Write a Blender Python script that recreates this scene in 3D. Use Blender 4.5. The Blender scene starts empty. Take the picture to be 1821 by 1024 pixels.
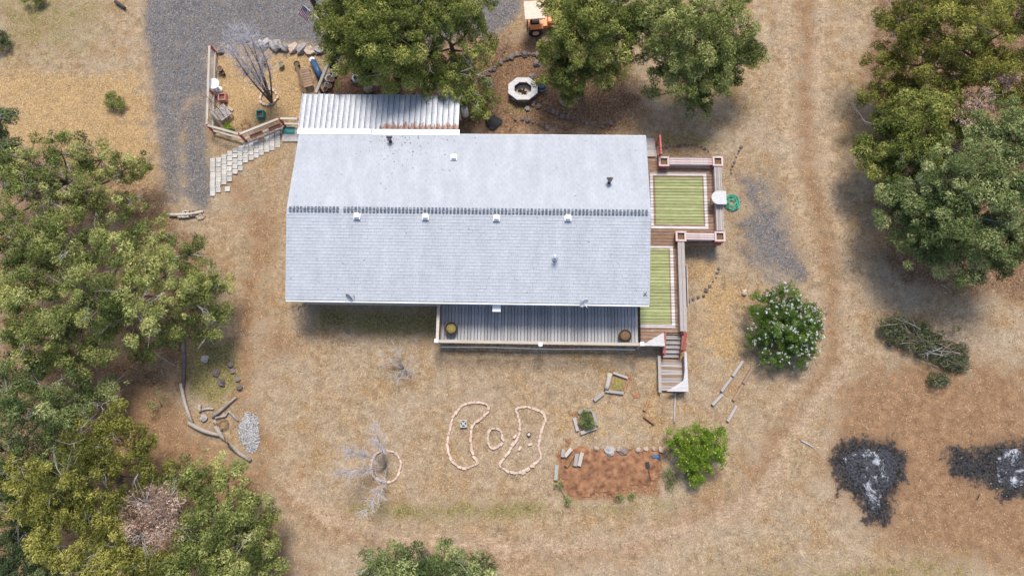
import bpy, bmesh, math, random
import numpy as np
from mathutils import Vector, Matrix, noise as mnoise
random.seed(7); rng = np.random.default_rng(7)
sc = bpy.context.scene; col = sc.collection
R = math.radians
# ------------------------------------------------------------------ camera, sky, sun, exposure
PITCH, ROLL, CAMH, FPX = 0.1976, 0.0231, 36.5, 1215.0
CAMR = Matrix.Rotation(PITCH, 3, 'X') @ Matrix.Rotation(ROLL, 3, 'Y')
cam = bpy.data.cameras.new('camera'); cam.lens = 36 * FPX / 1821; cam.sensor_width = 36; cam.clip_end = 2000
co = bpy.data.objects.new('camera', cam); col.objects.link(co)
co.matrix_world = Matrix.Translation((0, 0, CAMH)) @ CAMR.to_4x4(); sc.camera = co
SUN_EL = 60
w = bpy.data.worlds.new('World'); sc.world = w; w.use_nodes = True
wn = w.node_tree.nodes; sky = wn.new('ShaderNodeTexSky'); sky.sky_type = 'NISHITA'; sky.sun_disc = False
sky.sun_elevation = R(SUN_EL); sky.sun_rotation = 0; sky.air_density = 1.0; sky.dust_density = 2.0
wn['Background'].inputs['Strength'].default_value = 0.15
w.node_tree.links.new(sky.outputs[0], wn['Background'].inputs['Color'])
sl = bpy.data.lights.new('sun', 'SUN'); sl.energy = 2.9; sl.angle = R(17); sl.color = (1, .95, .87)
so = bpy.data.objects.new('sun', sl); so.rotation_euler = (-R(90 - SUN_EL), R(4), 0); so.location = (0, 60, 100); col.objects.link(so)
sc.view_settings.view_transform = 'Standard'; sc.view_settings.look = 'None'; sc.view_settings.gamma = 1
sc.view_settings.exposure = 0.36

# ------------------------------------------------------------------ helpers
def at(px, py, z=0.0):
    d = CAMR @ Vector(((px - 910.5) / FPX, (512 - py) / FPX, -1)); t = (z - CAMH) / d.z
    return Vector((d.x * t, d.y * t, z))
def ppm(px, py, z=0.0):
    d = CAMR @ Vector(((px - 910.5) / FPX, (512 - py) / FPX, -1)); return FPX / ((z - CAMH) / d.z)
def tag(o, label=None, cat=None, group=None, kind=None):
    if label: o['label'] = label
    if cat: o['category'] = cat
    if group: o['group'] = group
    if kind: o['kind'] = kind
    return o
def empty(name, loc=(0, 0, 0), rz=0, label=None, cat=None, group=None):
    o = bpy.data.objects.new(name, None); o.empty_display_size = .2; o.location = loc; o.rotation_euler = (0, 0, rz)
    col.objects.link(o); return tag(o, label, cat, group)
def place(name, me, parent=None, loc=(0, 0, 0), rot=(0, 0, 0), scale=(1, 1, 1)):
    o = bpy.data.objects.new(name, me); o.parent = parent; o.location = loc; o.rotation_euler = rot; o.scale = scale
    col.objects.link(o); return o
class MB:
    def __init__(s): s.v = []; s.f = []; s.c = []
    def add(s, vs, fs, c=None):
        n = len(s.v); s.v += [tuple(p) for p in vs]; s.f += [tuple(i + n for i in f) for f in fs]
        s.c += [c if c is not None else .5] * len(fs); return s
    def box(s, c, d, rz=0, rx=0, ry=0, col=None):
        m = Matrix.Translation(c) @ Matrix.Rotation(rz, 4, 'Z') @ Matrix.Rotation(ry, 4, 'Y') @ Matrix.Rotation(rx, 4, 'X')
        vs = [m @ Vector((x * d[0] / 2, y * d[1] / 2, z * d[2] / 2)) for z in (-1, 1) for x, y in ((-1, -1), (1, -1), (1, 1), (-1, 1))]
        return s.add(vs, [(3, 2, 1, 0), (4, 5, 6, 7), (0, 1, 5, 4), (1, 2, 6, 5), (2, 3, 7, 6), (3, 0, 4, 7)], col)
    def prism(s, poly, z0, z1):
        n = len(poly)
        if sum(poly[i][0] * poly[(i + 1) % n][1] - poly[(i + 1) % n][0] * poly[i][1] for i in range(n)) < 0: poly = poly[::-1]
        vs = [(x, y, z0) for x, y in poly] + [(x, y, z1) for x, y in poly]
        return s.add(vs, [tuple(range(n))[::-1], tuple(range(n, 2 * n))] + [(i, (i + 1) % n, n + (i + 1) % n, n + i) for i in range(n)])
    def tube(s, path, r0, r1, n=6, cap=True):
        path = [Vector(p) for p in path]; k = len(path); vs = []; fs = []
        for i, p in enumerate(path):
            t = (path[min(i + 1, k - 1)] - path[max(i - 1, 0)]).normalized()
            a = t.orthogonal().normalized(); b = t.cross(a); r = r0 + (r1 - r0) * i / max(k - 1, 1)
            vs += [p + a * (r * math.cos(2 * math.pi * j / n)) + b * (r * math.sin(2 * math.pi * j / n)) for j in range(n)]
        for i in range(k - 1):
            for j in range(n): fs.append((i * n + j, i * n + (j + 1) % n, (i + 1) * n + (j + 1) % n, (i + 1) * n + j))
        if cap: fs += [tuple(range(n))[::-1], tuple(range((k - 1) * n, k * n))]
        return s.add(vs, fs)
    def lathe(s, prof, n=20, c=(0, 0, 0)):
        vs = []; fs = []
        for r, z in prof: vs += [(c[0] + r * math.cos(2 * math.pi * j / n), c[1] + r * math.sin(2 * math.pi * j / n), c[2] + z) for j in range(n)]
        for i in range(len(prof) - 1):
            for j in range(n): fs.append((i * n + j, i * n + (j + 1) % n, (i + 1) * n + (j + 1) % n, (i + 1) * n + j))
        fs += [tuple(range(n))[::-1], tuple(range((len(prof) - 1) * n, len(prof) * n))]
        return s.add(vs, fs)
    def mesh(s, name, mat, smooth=False, bevel=0):
        me = bpy.data.meshes.new(name); me.from_pydata(s.v, [], s.f)
        if bevel:
            b = bmesh.new(); b.from_mesh(me); bmesh.ops.bevel(b, geom=b.edges[:], offset=bevel, segments=1, affect='EDGES', profile=.5); b.to_mesh(me); b.free()
        me.materials.append(mat)
        if smooth: me.polygons.foreach_set('use_smooth', [True] * len(me.polygons))
        return me
    def build(s, name, mat, parent=None, smooth=False, bevel=0, loc=(0, 0, 0), rot=(0, 0, 0)):
        return place(name, s.mesh(name, mat, smooth, bevel), parent, loc, rot)

# ------------------------------------------------------------------ materials
class NT:
    def __init__(s, name):
        s.m = bpy.data.materials.new(name); s.m.use_nodes = True; s.t = s.m.node_tree; s.n = s.t.nodes; s.p = s.n['Principled BSDF']
    def L(s, a, b): s.t.links.new(a, b)
    def coord(s, kind='Object', scale=(1, 1, 1), obj=None):
        if kind == 'World': c = s.n.new('ShaderNodeNewGeometry').outputs['Position']
        else:
            tc = s.n.new('ShaderNodeTexCoord'); c = tc.outputs['Object']
            if obj: tc.object = obj
        if tuple(scale) == (1, 1, 1): return c
        mp = s.n.new('ShaderNodeMapping'); mp.inputs['Scale'].default_value = scale; s.L(c, mp.inputs['Vector']); return mp.outputs[0]
    def noise(s, c, scale, detail=5, rough=.6, dist=0):
        x = s.n.new('ShaderNodeTexNoise'); x.inputs['Scale'].default_value = scale; x.inputs['Detail'].default_value = detail
        x.inputs['Roughness'].default_value = rough; x.inputs['Distortion'].default_value = dist; s.L(c, x.inputs['Vector']); return x.outputs[0]
    def rng(s, v, a, b, c=0, d=1, smooth=False):
        x = s.n.new('ShaderNodeMapRange'); x.inputs[1].default_value = a; x.inputs[2].default_value = b; x.inputs[3].default_value = c; x.inputs[4].default_value = d
        if smooth: x.interpolation_type = 'SMOOTHSTEP'
        s.L(v, x.inputs[0]); return x.outputs[0]
    def math(s, op, a, b=None):
        x = s.n.new('ShaderNodeMath'); x.operation = op
        for i, v in enumerate((a, b)):
            if v is None: continue
            if isinstance(v, (int, float)): x.inputs[i].default_value = v
            else: s.L(v, x.inputs[i])
        return x.outputs[0]
    def mix(s, f, a, b, mode='MIX'):
        x = s.n.new('ShaderNodeMix'); x.data_type = 'RGBA'; x.blend_type = mode
        for i, v in ((0, f), (6, a), (7, b)):
            if isinstance(v, (int, float)): x.inputs[i].default_value = v
            elif isinstance(v, tuple): x.inputs[i].default_value = (*v, 1)
            else: s.L(v, x.inputs[i])
        return x.outputs[2]
    def scale(s, colr, f):
        x = s.n.new('ShaderNodeVectorMath'); x.operation = 'SCALE'; s.L(colr, x.inputs[0])
        if isinstance(f, (int, float)): x.inputs['Scale'].default_value = f
        else: s.L(f, x.inputs['Scale'])
        return x.outputs[0]
    def attr(s, n):
        x = s.n.new('ShaderNodeAttribute'); x.attribute_name = n; return x
    def bump(s, h, strength, dist=.02):
        b = s.n.new('ShaderNodeBump'); b.inputs['Strength'].default_value = strength; b.inputs['Distance'].default_value = dist
        s.L(h, b.inputs['Height']); s.L(b.outputs[0], s.p.inputs['Normal'])
    def out(s, c, rough=.85, metal=0, spec=.3):
        s.L(c, s.p.inputs['Base Color']); s.p.inputs['Roughness'].default_value = rough; s.p.inputs['Metallic'].default_value = metal
        s.p.inputs['Specular IOR Level'].default_value = spec; return s.m
def mat(name, c1, c2, scale=6, stretch=(1, 1, 1), rough=.85, metal=0, rnd=.15, bump=.3, lo=.35, hi=.65, kind='Object', spec=.3):
    t = NT(name); c = t.coord(kind, stretch); n = t.noise(c, scale, 6, .65)
    colr = t.mix(t.rng(n, lo, hi), c1, c2)
    if rnd:
        oi = t.n.new('ShaderNodeObjectInfo'); colr = t.scale(colr, t.rng(oi.outputs['Random'], 0, 1, 1 - rnd, 1 + rnd))
    if bump: t.bump(n, bump)
    return t.out(colr, rough, metal, spec)
WOODX = (1.2, 22, 22)
m_grey = mat('weathered_wood', (.30, .26, .235), (.46, .42, .39), 2.2, WOODX, rnd=.16)
m_brown = mat('brown_wood', (.20, .115, .07), (.36, .25, .175), 2.2, WOODX, rnd=.16)
m_red = mat('red_paint', (.44, .085, .07), (.55, .33, .30), 5, (1, 4, 4), lo=.5, hi=.72, rnd=.1)
m_redworn = mat('worn_red_paint', (.44, .14, .12), (.55, .47, .45), 4, (1, 7, 7), lo=.34, hi=.5, rnd=.12)
m_dark = mat('dark_timber', (.035, .03, .03), (.12, .10, .09), 3, WOODX, rnd=.2)
m_palewood = mat('pale_timber', (.40, .34, .27), (.58, .52, .45), 2.2, WOODX, rnd=.12)
m_panel = mat('bleached_plywood', (.42, .40, .39), (.62, .60, .59), 5, (1, 5, 1), rnd=.1)
m_log = mat('weathered_log', (.24, .20, .17), (.54, .47, .40), 3, (9, 9, 1.2), rnd=.2, bump=.6)
m_bark = mat('juniper_bark', (.10, .075, .06), (.25, .20, .17), 4, (9, 9, 1.5), rnd=.15, bump=.6)
m_twig = mat('grey_twig', (.27, .25, .25), (.46, .43, .43), 5, rnd=.12)
m_paletwig = mat('pale_twig', (.42, .40, .42), (.60, .57, .59), 5, rnd=.05)
m_darktwig = mat('dark_twig', (.10, .08, .075), (.2, .17, .16), 5, rnd=.12)
m_rock = mat('lava_rock', (.10, .075, .065), (.27, .22, .20), 5, rnd=.35, bump=.7)
m_greyrock = mat('grey_rock', (.22, .20, .195), (.46, .42, .40), 5, rnd=.25, bump=.7)
m_tanrock = mat('tan_rock', (.36, .26, .19), (.55, .44, .35), 4, rnd=.2, bump=.6)
m_brick = mat('pale_pink_brick', (.52, .37, .29), (.68, .55, .45), 9, rnd=.14, bump=.4)
m_paver = mat('concrete_paver', (.40, .37, .33), (.56, .53, .48), 7, rnd=.13, bump=.3)
m_conc = mat('concrete', (.32, .31, .29), (.48, .46, .44), 5, rnd=.08)
m_white = mat('white_paint', (.74, .74, .74), (.84, .84, .83), 6, rnd=.03, bump=.1, rough=.5)
m_black = mat('black_plastic', (.015, .015, .017), (.04, .04, .042), 9, rnd=.1, rough=.5)
m_wall = mat('house_siding', (.46, .43, .40), (.54, .51, .48), 3, rnd=.02)
m_glass = mat('window_glass', (.03, .04, .05), (.06, .07, .08), 2, rnd=0, bump=0, rough=.08, spec=.6)
m_teal = mat('teal_paint', (.03, .17, .16), (.08, .27, .25), 8, rnd=.1)
m_pink = mat('pink_paint', (.45, .14, .12), (.60, .30, .27), 8, rnd=.1)
m_clay = mat('clay_pot', (.22, .15, .11), (.36, .27, .21), 8, rnd=.2)
m_blue = mat('blue_tarp', (.02, .06, .14), (.06, .13, .24), 6, rnd=.1, rough=.45)
m_hose = mat('green_hose', (.01, .34, .22), (.04, .50, .34), 8, rnd=.05, rough=.4)
m_orange = mat('orange_enamel', (.72, .22, .06), (.80, .32, .12), 5, rnd=0, rough=.4)
m_cream = mat('cream_panel', (.66, .42, .30), (.74, .56, .46), 5, rnd=0, rough=.5)
m_soil = mat('potting_soil', (.10, .055, .03), (.24, .14, .07), 14, rnd=.1, bump=.9)
m_redsoil = mat('red_soil', (.14, .062, .032), (.38, .19, .095), 3.0, rnd=0, bump=1.0)
m_moss = mat('dry_moss', (.16, .13, .035), (.34, .27, .09), 12, rnd=.1, bump=.9)
m_rust = mat('rusty_debris', (.20, .09, .04), (.42, .24, .13), 14, rnd=.2, bump=.8)
m_char = mat('charred_wood', (.012, .012, .014), (.06, .058, .06), 8, rnd=.3)
m_metal = mat('galvanised_metal', (.42, .44, .47), (.6, .62, .65), 5, rnd=.08, rough=.45, metal=.4)

# ------------------------------------------------------------------ ground
def P2(pts): return np.array([at(x, y)[:2] for x, y in pts])
def sd_poly(X, Y, poly):
    d = np.full(X.shape, 1e9); ins = np.zeros(X.shape, bool); n = len(poly)
    for i in range(n):
        a = poly[i]; b = poly[(i + 1) % n]; e = b - a; wx = X - a[0]; wy = Y - a[1]
        t = np.clip((wx * e[0] + wy * e[1]) / (e @ e + 1e-9), 0, 1); d = np.minimum(d, np.hypot(wx - e[0] * t, wy - e[1] * t))
        c = (a[1] > Y) != (b[1] > Y); ins ^= c & (X < (b[0] - a[0]) * (Y - a[1]) / (b[1] - a[1] + 1e-12) + a[0])
    return np.where(ins, -d, d)
def sd_line(X, Y, pts):
    d = np.full(X.shape, 1e9)
    for a, b in zip(pts[:-1], pts[1:]):
        e = b - a; t = np.clip(((X - a[0]) * e[0] + (Y - a[1]) * e[1]) / (e @ e + 1e-9), 0, 1)
        d = np.minimum(d, np.hypot(X - a[0] - e[0] * t, Y - a[1] - e[1] * t))
    return d
def soft(d, f): return np.clip(.5 - d / (2 * f), 0, 1)
def masks(X, Y):
    k = {}
    poly = lambda pts, f: soft(sd_poly(X, Y, P2(pts)), f)
    line = lambda pts, wd, f: soft(sd_line(X, Y, P2(pts)) - wd, f)
    mx = np.maximum
    drive = poly([(250, -60), (258, 60), (272, 160), (280, 230), (290, 330), (300, 372), (370, 372), (372, 300), (368, 235), (372, 90), (470, 78), (575, 80), (600, 110), (640, 70), (880, 62), (930, 20), (930, -60)], .8)
    strip = line([(325, 375), (322, 300), (322, 215), (335, 180)], .5, .8) * .6
    k['gravel'] = mx(drive * (1 - strip), mx(poly([(1335, 350), (1385, 360), (1440, 455), (1435, 500), (1380, 510), (1330, 470), (1305, 400)], 1.8) * .85, poly([(1295, 300), (1380, 290), (1420, 390), (1390, 440), (1310, 400)], 1.2) * .6))
    k['dirt'] = mx.reduce([line([(1440, -20), (1430, 150), (1440, 300), (1480, 480), (1480, 640), (1400, 740), (1330, 880), (1120, 975), (900, 985), (700, 970), (560, 930), (470, 840), (430, 700), (440, 560), (470, 400), (420, 330)], .9, 1.3) * .75,
        poly([(1490, 690), (1600, 640), (1821, 650), (1900, 1000), (1700, 1010), (1560, 950), (1470, 860)], 2.2),
        poly([(270, 660), (340, 760), (450, 830), (500, 930), (560, 1060), (-60, 1060), (-60, 640)], 1.6) * .95,
        poly([(380, 420), (520, 540), (560, 640), (440, 720), (410, 600)], 1.5) * .5])
    k['mulch'] = mx.reduce([poly([(590, 110), (860, 70), (930, 60), (1110, 90), (1150, 240), (560, 240), (560, 170)], 1.6) * .95, poly([(-40, 230), (60, 240), (300, 300), (400, 480), (400, 650), (280, 720), (-40, 700)], 1.5) * .6,
        poly([(1530, 120), (1560, 480), (1700, 540), (1900, 530), (1900, -40), (1560, -40)], 1.2) * .8])
    k['ash'] = mx.reduce([poly([(1490, 795), (1530, 778), (1590, 785), (1617, 820), (1605, 870), (1582, 890), (1590, 925), (1540, 930), (1525, 890), (1495, 870), (1478, 830)], .8),
        poly([(1685, 790), (1730, 800), (1770, 780), (1840, 790), (1850, 870), (1790, 893), (1755, 870), (1700, 850), (1680, 820)], .8) * .9,
        soft(np.hypot(X - at(877, 219)[0], Y - at(877, 219)[1]) - .42, .3)])
    k['green'] = mx.reduce([poly([(550, 540), (785, 545), (785, 600), (690, 610), (560, 580)], .6) * .75, poly([(330, 600), (420, 610), (425, 690), (380, 725), (335, 700)], .5) * .9,
        line([(640, 905), (760, 912), (960, 905)], .5, .7) * .85, poly([(1260, 985), (1500, 990), (1750, 960), (1760, 1050), (1260, 1050)], 1.2) * .6,
        poly([(-40, -40), (240, -40), (200, 80), (100, 130), (-40, 120)], 2.2) * .6, line([(1000, 880), (1060, 905), (1200, 900)], .5, .6) * .6, poly([(1160, 230), (1290, 240), (1290, 262), (1170, 262)], .5) * .6,
        poly([(900, 180), (960, 190), (930, 208), (895, 200)], .4) * .7])
    k['straw'] = mx.reduce([poly([(385, 100), (560, 100), (540, 215), (430, 235), (385, 200)], .4), poly([(-40, 120), (250, 130), (280, 320), (330, 480), (100, 300), (-40, 240)], 1.2) * .85,
        poly([(1230, 430), (1330, 480), (1320, 680), (1230, 640)], .8) * .55, poly([(560, 890), (1250, 880), (1450, 960), (1000, 1000), (600, 960)], 1.0) * .35, poly([(960, 700), (1190, 690), (1190, 790), (980, 790)], .6) * .4])
    k['track'] = mx.reduce([line([(1405, -20), (1398, 150), (1405, 300), (1450, 480), (1450, 640), (1380, 730)], .35, 1.1), line([(1465, -20), (1455, 150), (1468, 300), (1510, 480), (1505, 650), (1420, 760), (1345, 900)], .35, 1.1), line([(1345, 880), (1250, 935), (1090, 968), (900, 975), (700, 958), (580, 920), (500, 850)], .5, 1.1), line([(1300, 960), (1090, 1000), (900, 1010), (700, 995), (560, 960), (480, 890)], .3, .9) * .8]) * .85
    k['red'] = mx(poly([(990, 800), (1180, 800), (1170, 880), (1020, 892), (990, 850)], .5), poly([(600, 115), (700, 130), (800, 150), (800, 170), (600, 172)], .4) * .5)
    return k
fx = np.arange(-37, 37.01, .17); fy = np.arange(-13, 31.01, .17)
ext = np.array([1, 2.5, 5, 9, 15, 25, 45, 80, 140, 250, 420])
gx = np.concatenate([-37 - ext[::-1], fx, 37 + ext]); gy = np.concatenate([-13 - ext[::-1], fy, 31 + ext])
GX, GY = np.meshgrid(gx, gy); K = masks(GX, GY)
def wob(X, Y): return .022 * (np.sin(X * 1.7 + np.sin(Y * 1.1) * 2) * np.sin(Y * 1.9 + np.cos(X * .8)) + .6 * np.sin(X * 4.1 + Y * 2.3) * np.sin(Y * 3.7 - X * 1.3))
GZ = wob(GX, GY) - .03
nx, ny = len(gx), len(gy)
idx = np.arange(nx * ny).reshape(ny, nx)
F = np.stack([idx[:-1, :-1], idx[:-1, 1:], idx[1:, 1:], idx[1:, :-1]], -1).reshape(-1, 4)
def fast_mesh(name, V, F, mats, attrs=None, smooth=True):
    me = bpy.data.meshes.new(name); k = F.shape[1]; n = len(F)
    me.vertices.add(len(V)); me.vertices.foreach_set('co', np.asarray(V, np.float32).ravel())
    me.loops.add(n * k); me.loops.foreach_set('vertex_index', F.astype(np.int32).ravel())
    me.polygons.add(n); me.polygons.foreach_set('loop_start', (np.arange(n) * k).astype(np.int32))
    me.polygons.foreach_set('use_smooth', np.full(n, smooth)); me.update(calc_edges=True)
    for an, (dom, data) in (attrs or {}).items():
        a = me.color_attributes.new(an, 'FLOAT_COLOR', dom); a.data.foreach_set('color', np.asarray(data, np.float32).ravel())
    me.materials.append(mats); return me
def rgba(a, b, c): return np.stack([a.ravel(), b.ravel(), c.ravel(), np.ones(a.size)], -1)
t = NT('dry_ground'); W = t.coord('World')
n1 = t.noise(W, .35, 5, .6); n2 = t.noise(W, 2.2, 8, .7); n3 = t.noise(W, 11, 6, .75); n4 = t.noise(W, 38, 3, .7)
base = t.mix(t.rng(n2, .36, .64), (.255, .175, .105), (.52, .40, .265))
n5 = t.noise(W, .8, 6, .65, .4)
base = t.mix(t.rng(n5, .48, .62, 0, .85), base, t.mix(t.rng(n3, .3, .7), (.28, .165, .08), (.53, .36, .19)))
base = t.mix(t.rng(n5, .46, .34, 0, .7), base, t.mix(t.rng(n3, .3, .7), (.20, .155, .10), (.40, .33, .225)))
base = t.mix(t.rng(n1, .42, .66), base, t.mix(t.rng(n2, .3, .7), (.33, .25, .18), (.52, .43, .325)))
def brk(m, lo=.38, hi=.62, a=1.0, b=.55):
    nn = t.math('ADD', t.math('ADD', t.math('MULTIPLY', t.math('SUBTRACT', n2, .5), a), t.math('MULTIPLY', t.math('SUBTRACT', n3, .5), b)), t.math('MULTIPLY', t.math('SUBTRACT', n5, .5), .9))
    return t.rng(t.math('ADD', m, nn), lo, hi, 0, 1, True)
mA = t.n.new('ShaderNodeSeparateColor'); t.L(t.attr('ground_a').outputs['Color'], mA.inputs[0])
mB_ = t.n.new('ShaderNodeSeparateColor'); t.L(t.attr('ground_b').outputs['Color'], mB_.inputs[0])
mC = t.n.new('ShaderNodeSeparateColor'); t.L(t.attr('ground_c').outputs['Color'], mC.inputs[0])
straw = t.mix(t.rng(n3, .3, .7), (.34, .215, .10), (.58, .42, .23))
dirt = t.mix(t.rng(n2, .3, .7), (.21, .12, .066), (.42, .27, .16))
mulch = t.mix(t.rng(n3, .35, .62), (.10, .06, .04), (.33, .205, .125))
green = t.mix(t.rng(n3, .35, .65), (.15, .125, .05), (.36, .31, .14))
red = t.mix(t.rng(n3, .3, .7), (.22, .11, .06), (.42, .24, .14))
vor = t.n.new('ShaderNodeTexVoronoi'); vor.inputs['Scale'].default_value = 16; t.L(W, vor.inputs['Vector'])
grav = t.mix(t.rng(vor.outputs['Color'], .1, .9), (.075, .08, .095), (.24, .245, .27)); grav = t.mix(t.rng(n4, .6, .75, 0, .6), grav, (.42, .39, .36))
grav = t.mix(t.rng(n2, .38, .66, 0, .6), grav, (.26, .21, .165))
ashc = t.mix(t.rng(n3, .4, .6), (.012, .012, .014), (.075, .07, .072))
c = t.mix(brk(mC.outputs[0]), base, straw); c = t.mix(brk(mA.outputs[1], .3, .75), c, dirt); c = t.mix(brk(mA.outputs[2], .3, .7), c, mulch)
nst = t.noise(t.coord('World', (.7, 5, 1)), 1.6, 6, .7)
c = t.mix(t.math('MULTIPLY', brk(mB_.outputs[1], .3, .8), .85), c, t.mix(t.rng(nst, .35, .65), (.42, .30, .205), (.66, .53, .40))); c = t.mix(brk(mB_.outputs[2], .35, .8), c, green); c = t.mix(brk(mC.outputs[1]), c, red); c = t.mix(brk(mA.outputs[0], .36, .66, .8, .9), c, grav); c = t.mix(brk(mB_.outputs[0], .34, .62, 1.3, 1.0), c, ashc)
c = t.mix(1.0, c, (1.03, .985, .92), 'MULTIPLY'); c = t.mix(t.rng(n5, .52, .64, 0, .35), c, t.scale(c, .72)); c = t.scale(c, t.rng(n4, .3, .7, .4, 1.55)); c = t.scale(c, t.rng(n3, .3, .7, .66, 1.30))
t.bump(t.math('ADD', t.math('MULTIPLY', n3, .6), n4), .9, .05)
m_ground = t.out(c, .95, 0, .15)
g = place('ground', fast_mesh('ground', np.stack([GX.ravel(), GY.ravel(), GZ.ravel()], -1), F, m_ground,
    {'ground_a': ('POINT', rgba(K['gravel'], K['dirt'], K['mulch'])), 'ground_b': ('POINT', rgba(K['ash'], K['track'], K['green'])), 'ground_c': ('POINT', rgba(K['straw'], K['red'], K['red']))}))
tag(g, kind='structure')
# dry grass blades (uncountable)
def tint_mat(name, cols, rough=.9, transl=.25):
    t = NT(name); a = t.attr('tint'); s = t.n.new('ShaderNodeSeparateColor'); t.L(a.outputs['Color'], s.inputs[0])
    r = t.n.new('ShaderNodeValToRGB'); e = r.color_ramp.elements
    for i, cc in enumerate(cols):
        p = i / (len(cols) - 1)
        if i == 0: el = e[0]
        elif i == len(cols) - 1: el = e[-1]
        else: el = e.new(p)
        el.position = p; el.color = (*cc, 1)
    t.L(s.outputs[0], r.inputs[0]); colr = t.scale(r.outputs[0], t.rng(s.outputs[1], 0, 1, .72, 1.3))
    t.out(colr, rough, 0, .2)
    if transl:
        tr = t.n.new('ShaderNodeBsdfTranslucent'); t.L(colr, tr.inputs[0]); mx = t.n.new('ShaderNodeMixShader'); mx.inputs[0].default_value = transl
        t.L(t.p.outputs[0], mx.inputs[1]); t.L(tr.outputs[0], mx.inputs[2]); t.L(mx.outputs[0], t.n['Material Output'].inputs[0])
    return t.m
m_blade = tint_mat('dry_grass_blades', [(.22, .14, .075), (.46, .33, .19), (.66, .52, .34), (.34, .32, .11)], transl=.15)
N = 260000
bx = rng.uniform(-32, 32, N); by = rng.uniform(-9, 27, N); kb = masks(bx, by)
tcx = rng.uniform(-32, 32, 5200); tcy = rng.uniform(-9, 27, 5200); ti = rng.integers(0, 5200, N // 3); bx[:N // 3] = tcx[ti] + rng.normal(0, .07, N // 3); by[:N // 3] = tcy[ti] + rng.normal(0, .07, N // 3); kb = masks(bx, by)
bare = np.maximum.reduce([kb['track'] * .8, kb['gravel'], np.clip(kb['ash'] * 3, 0, 1), kb['red'], kb['mulch'] * .7, kb['dirt'] * .65])
clump = .5 + .5 * np.sin(bx * 1.3 + 2 * np.sin(by * .9)) * np.sin(by * 1.6 + np.cos(bx))
hc, hs = math.cos(.0137), math.sin(.0137)
lx = hc * (bx + 3.035) - hs * (by - 10.537); ly = hs * (bx + 3.035) + hc * (by - 10.537)
inh = ((abs(lx) < 9.0) & (abs(ly) < 4.3)) | ((lx > -1.5) & (lx < 11.3) & (ly < -4) & (ly > -6.5)) | ((lx > 8.9) & (lx < 13.4) & (ly > -.7) & (ly < 4)) | ((lx > 9.9) & (lx < 11.5) & (ly < -6) & (ly > -8.7))
keep = (rng.random(N) > bare) & (rng.random(N) < .35 + .65 * clump) & ~inh
bx, by = bx[keep], by[keep]; n = len(bx); gm = kb['green'][keep]; sm = kb['straw'][keep]
an = rng.uniform(0, 6.283, n); ln = rng.uniform(.06, .19, n); wd = rng.uniform(.006, .016, n); up = rng.uniform(.1, .7, n) * ln
z0 = wob(bx, by) - .03
dx, dy = np.cos(an), np.sin(an)
V = np.stack([np.stack([bx - dy * wd, by + dx * wd, z0], -1), np.stack([bx + dy * wd, by - dx * wd, z0], -1), np.stack([bx + dx * ln, by + dy * ln, z0 + up], -1)], 1).reshape(-1, 3)
tv = np.where(rng.random(n) < gm * .8, .97, np.clip(rng.normal(.42 + .1 * sm, .2, n), 0, .72))
TC = np.repeat(np.stack([tv, rng.random(n), tv, np.ones(n)], -1), 3, 0)
o = place('dry_grass', fast_mesh('dry_grass', V, np.arange(3 * n).reshape(-1, 3), m_blade, {'tint': ('POINT', TC)}, False))
tag(o, 'short dry tan grass scattered over the yard', 'grass', kind='stuff')
# loose gravel stones
def pebbles(name, X, Y, Z, size, matl, label, cat):
    n = len(X); oc = np.array([(1, 0, 0), (0, 1, 0), (-1, 0, 0), (0, -1, 0), (0, 0, .7), (0, 0, -.5)]); of = np.array([(0, 1, 4), (1, 2, 4), (2, 3, 4), (3, 0, 4), (1, 0, 5), (2, 1, 5), (3, 2, 5), (0, 3, 5)])
    s = size * rng.uniform(.5, 1.3, n); a = rng.uniform(0, 6.28, n); ca, sa = np.cos(a), np.sin(a); st = rng.uniform(.6, 1, (n, 6, 1))
    q = oc[None] * st; V = np.stack([(q[..., 0] * ca[:, None] - q[..., 1] * sa[:, None]) * s[:, None] + X[:, None], (q[..., 0] * sa[:, None] + q[..., 1] * ca[:, None]) * s[:, None] + Y[:, None], q[..., 2] * s[:, None] + Z[:, None]], -1).reshape(-1, 3)
    FF = (of[None] + 6 * np.arange(n)[:, None, None]).reshape(-1, 3); tv = rng.random(n)
    o = place(name, fast_mesh(name, V, FF, matl, {'tint': ('POINT', np.repeat(np.stack([tv, rng.random(n), tv, np.ones(n)], -1), 6, 0))}, False)); return tag(o, label, cat, kind='stuff')
m_peb = tint_mat('gravel_stones', [(.08, .08, .09), (.17, .17, .185), (.25, .245, .255), (.52, .49, .46)], transl=0)
N = 60000; X = rng.uniform(-28, 20, N); Y = rng.uniform(7, 27, N); kp = masks(X, Y)['gravel'] > rng.uniform(.25, 1, N)
X, Y = X[kp], Y[kp]; pebbles('gravel', X, Y, wob(X, Y) - .025, .035, m_peb, 'loose grey gravel covering the driveway', 'gravel')

m_lit = tint_mat('ground_litter', [(.07, .045, .03), (.15, .10, .065), (.30, .22, .15), (.50, .42, .33)], transl=0)
N = 16000; X = rng.uniform(-32, 32, N); Y = rng.uniform(-9, 27, N); kk = masks(X, Y); kp = rng.random(N) < .35 + .65 * np.maximum(kk['mulch'], kk['dirt']); X, Y = X[kp], Y[kp]
pebbles('ground_litter', X, Y, wob(X, Y) - .025, .032, m_lit, 'tiny brown clods and litter strewn over the dry ground', 'litter')
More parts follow.
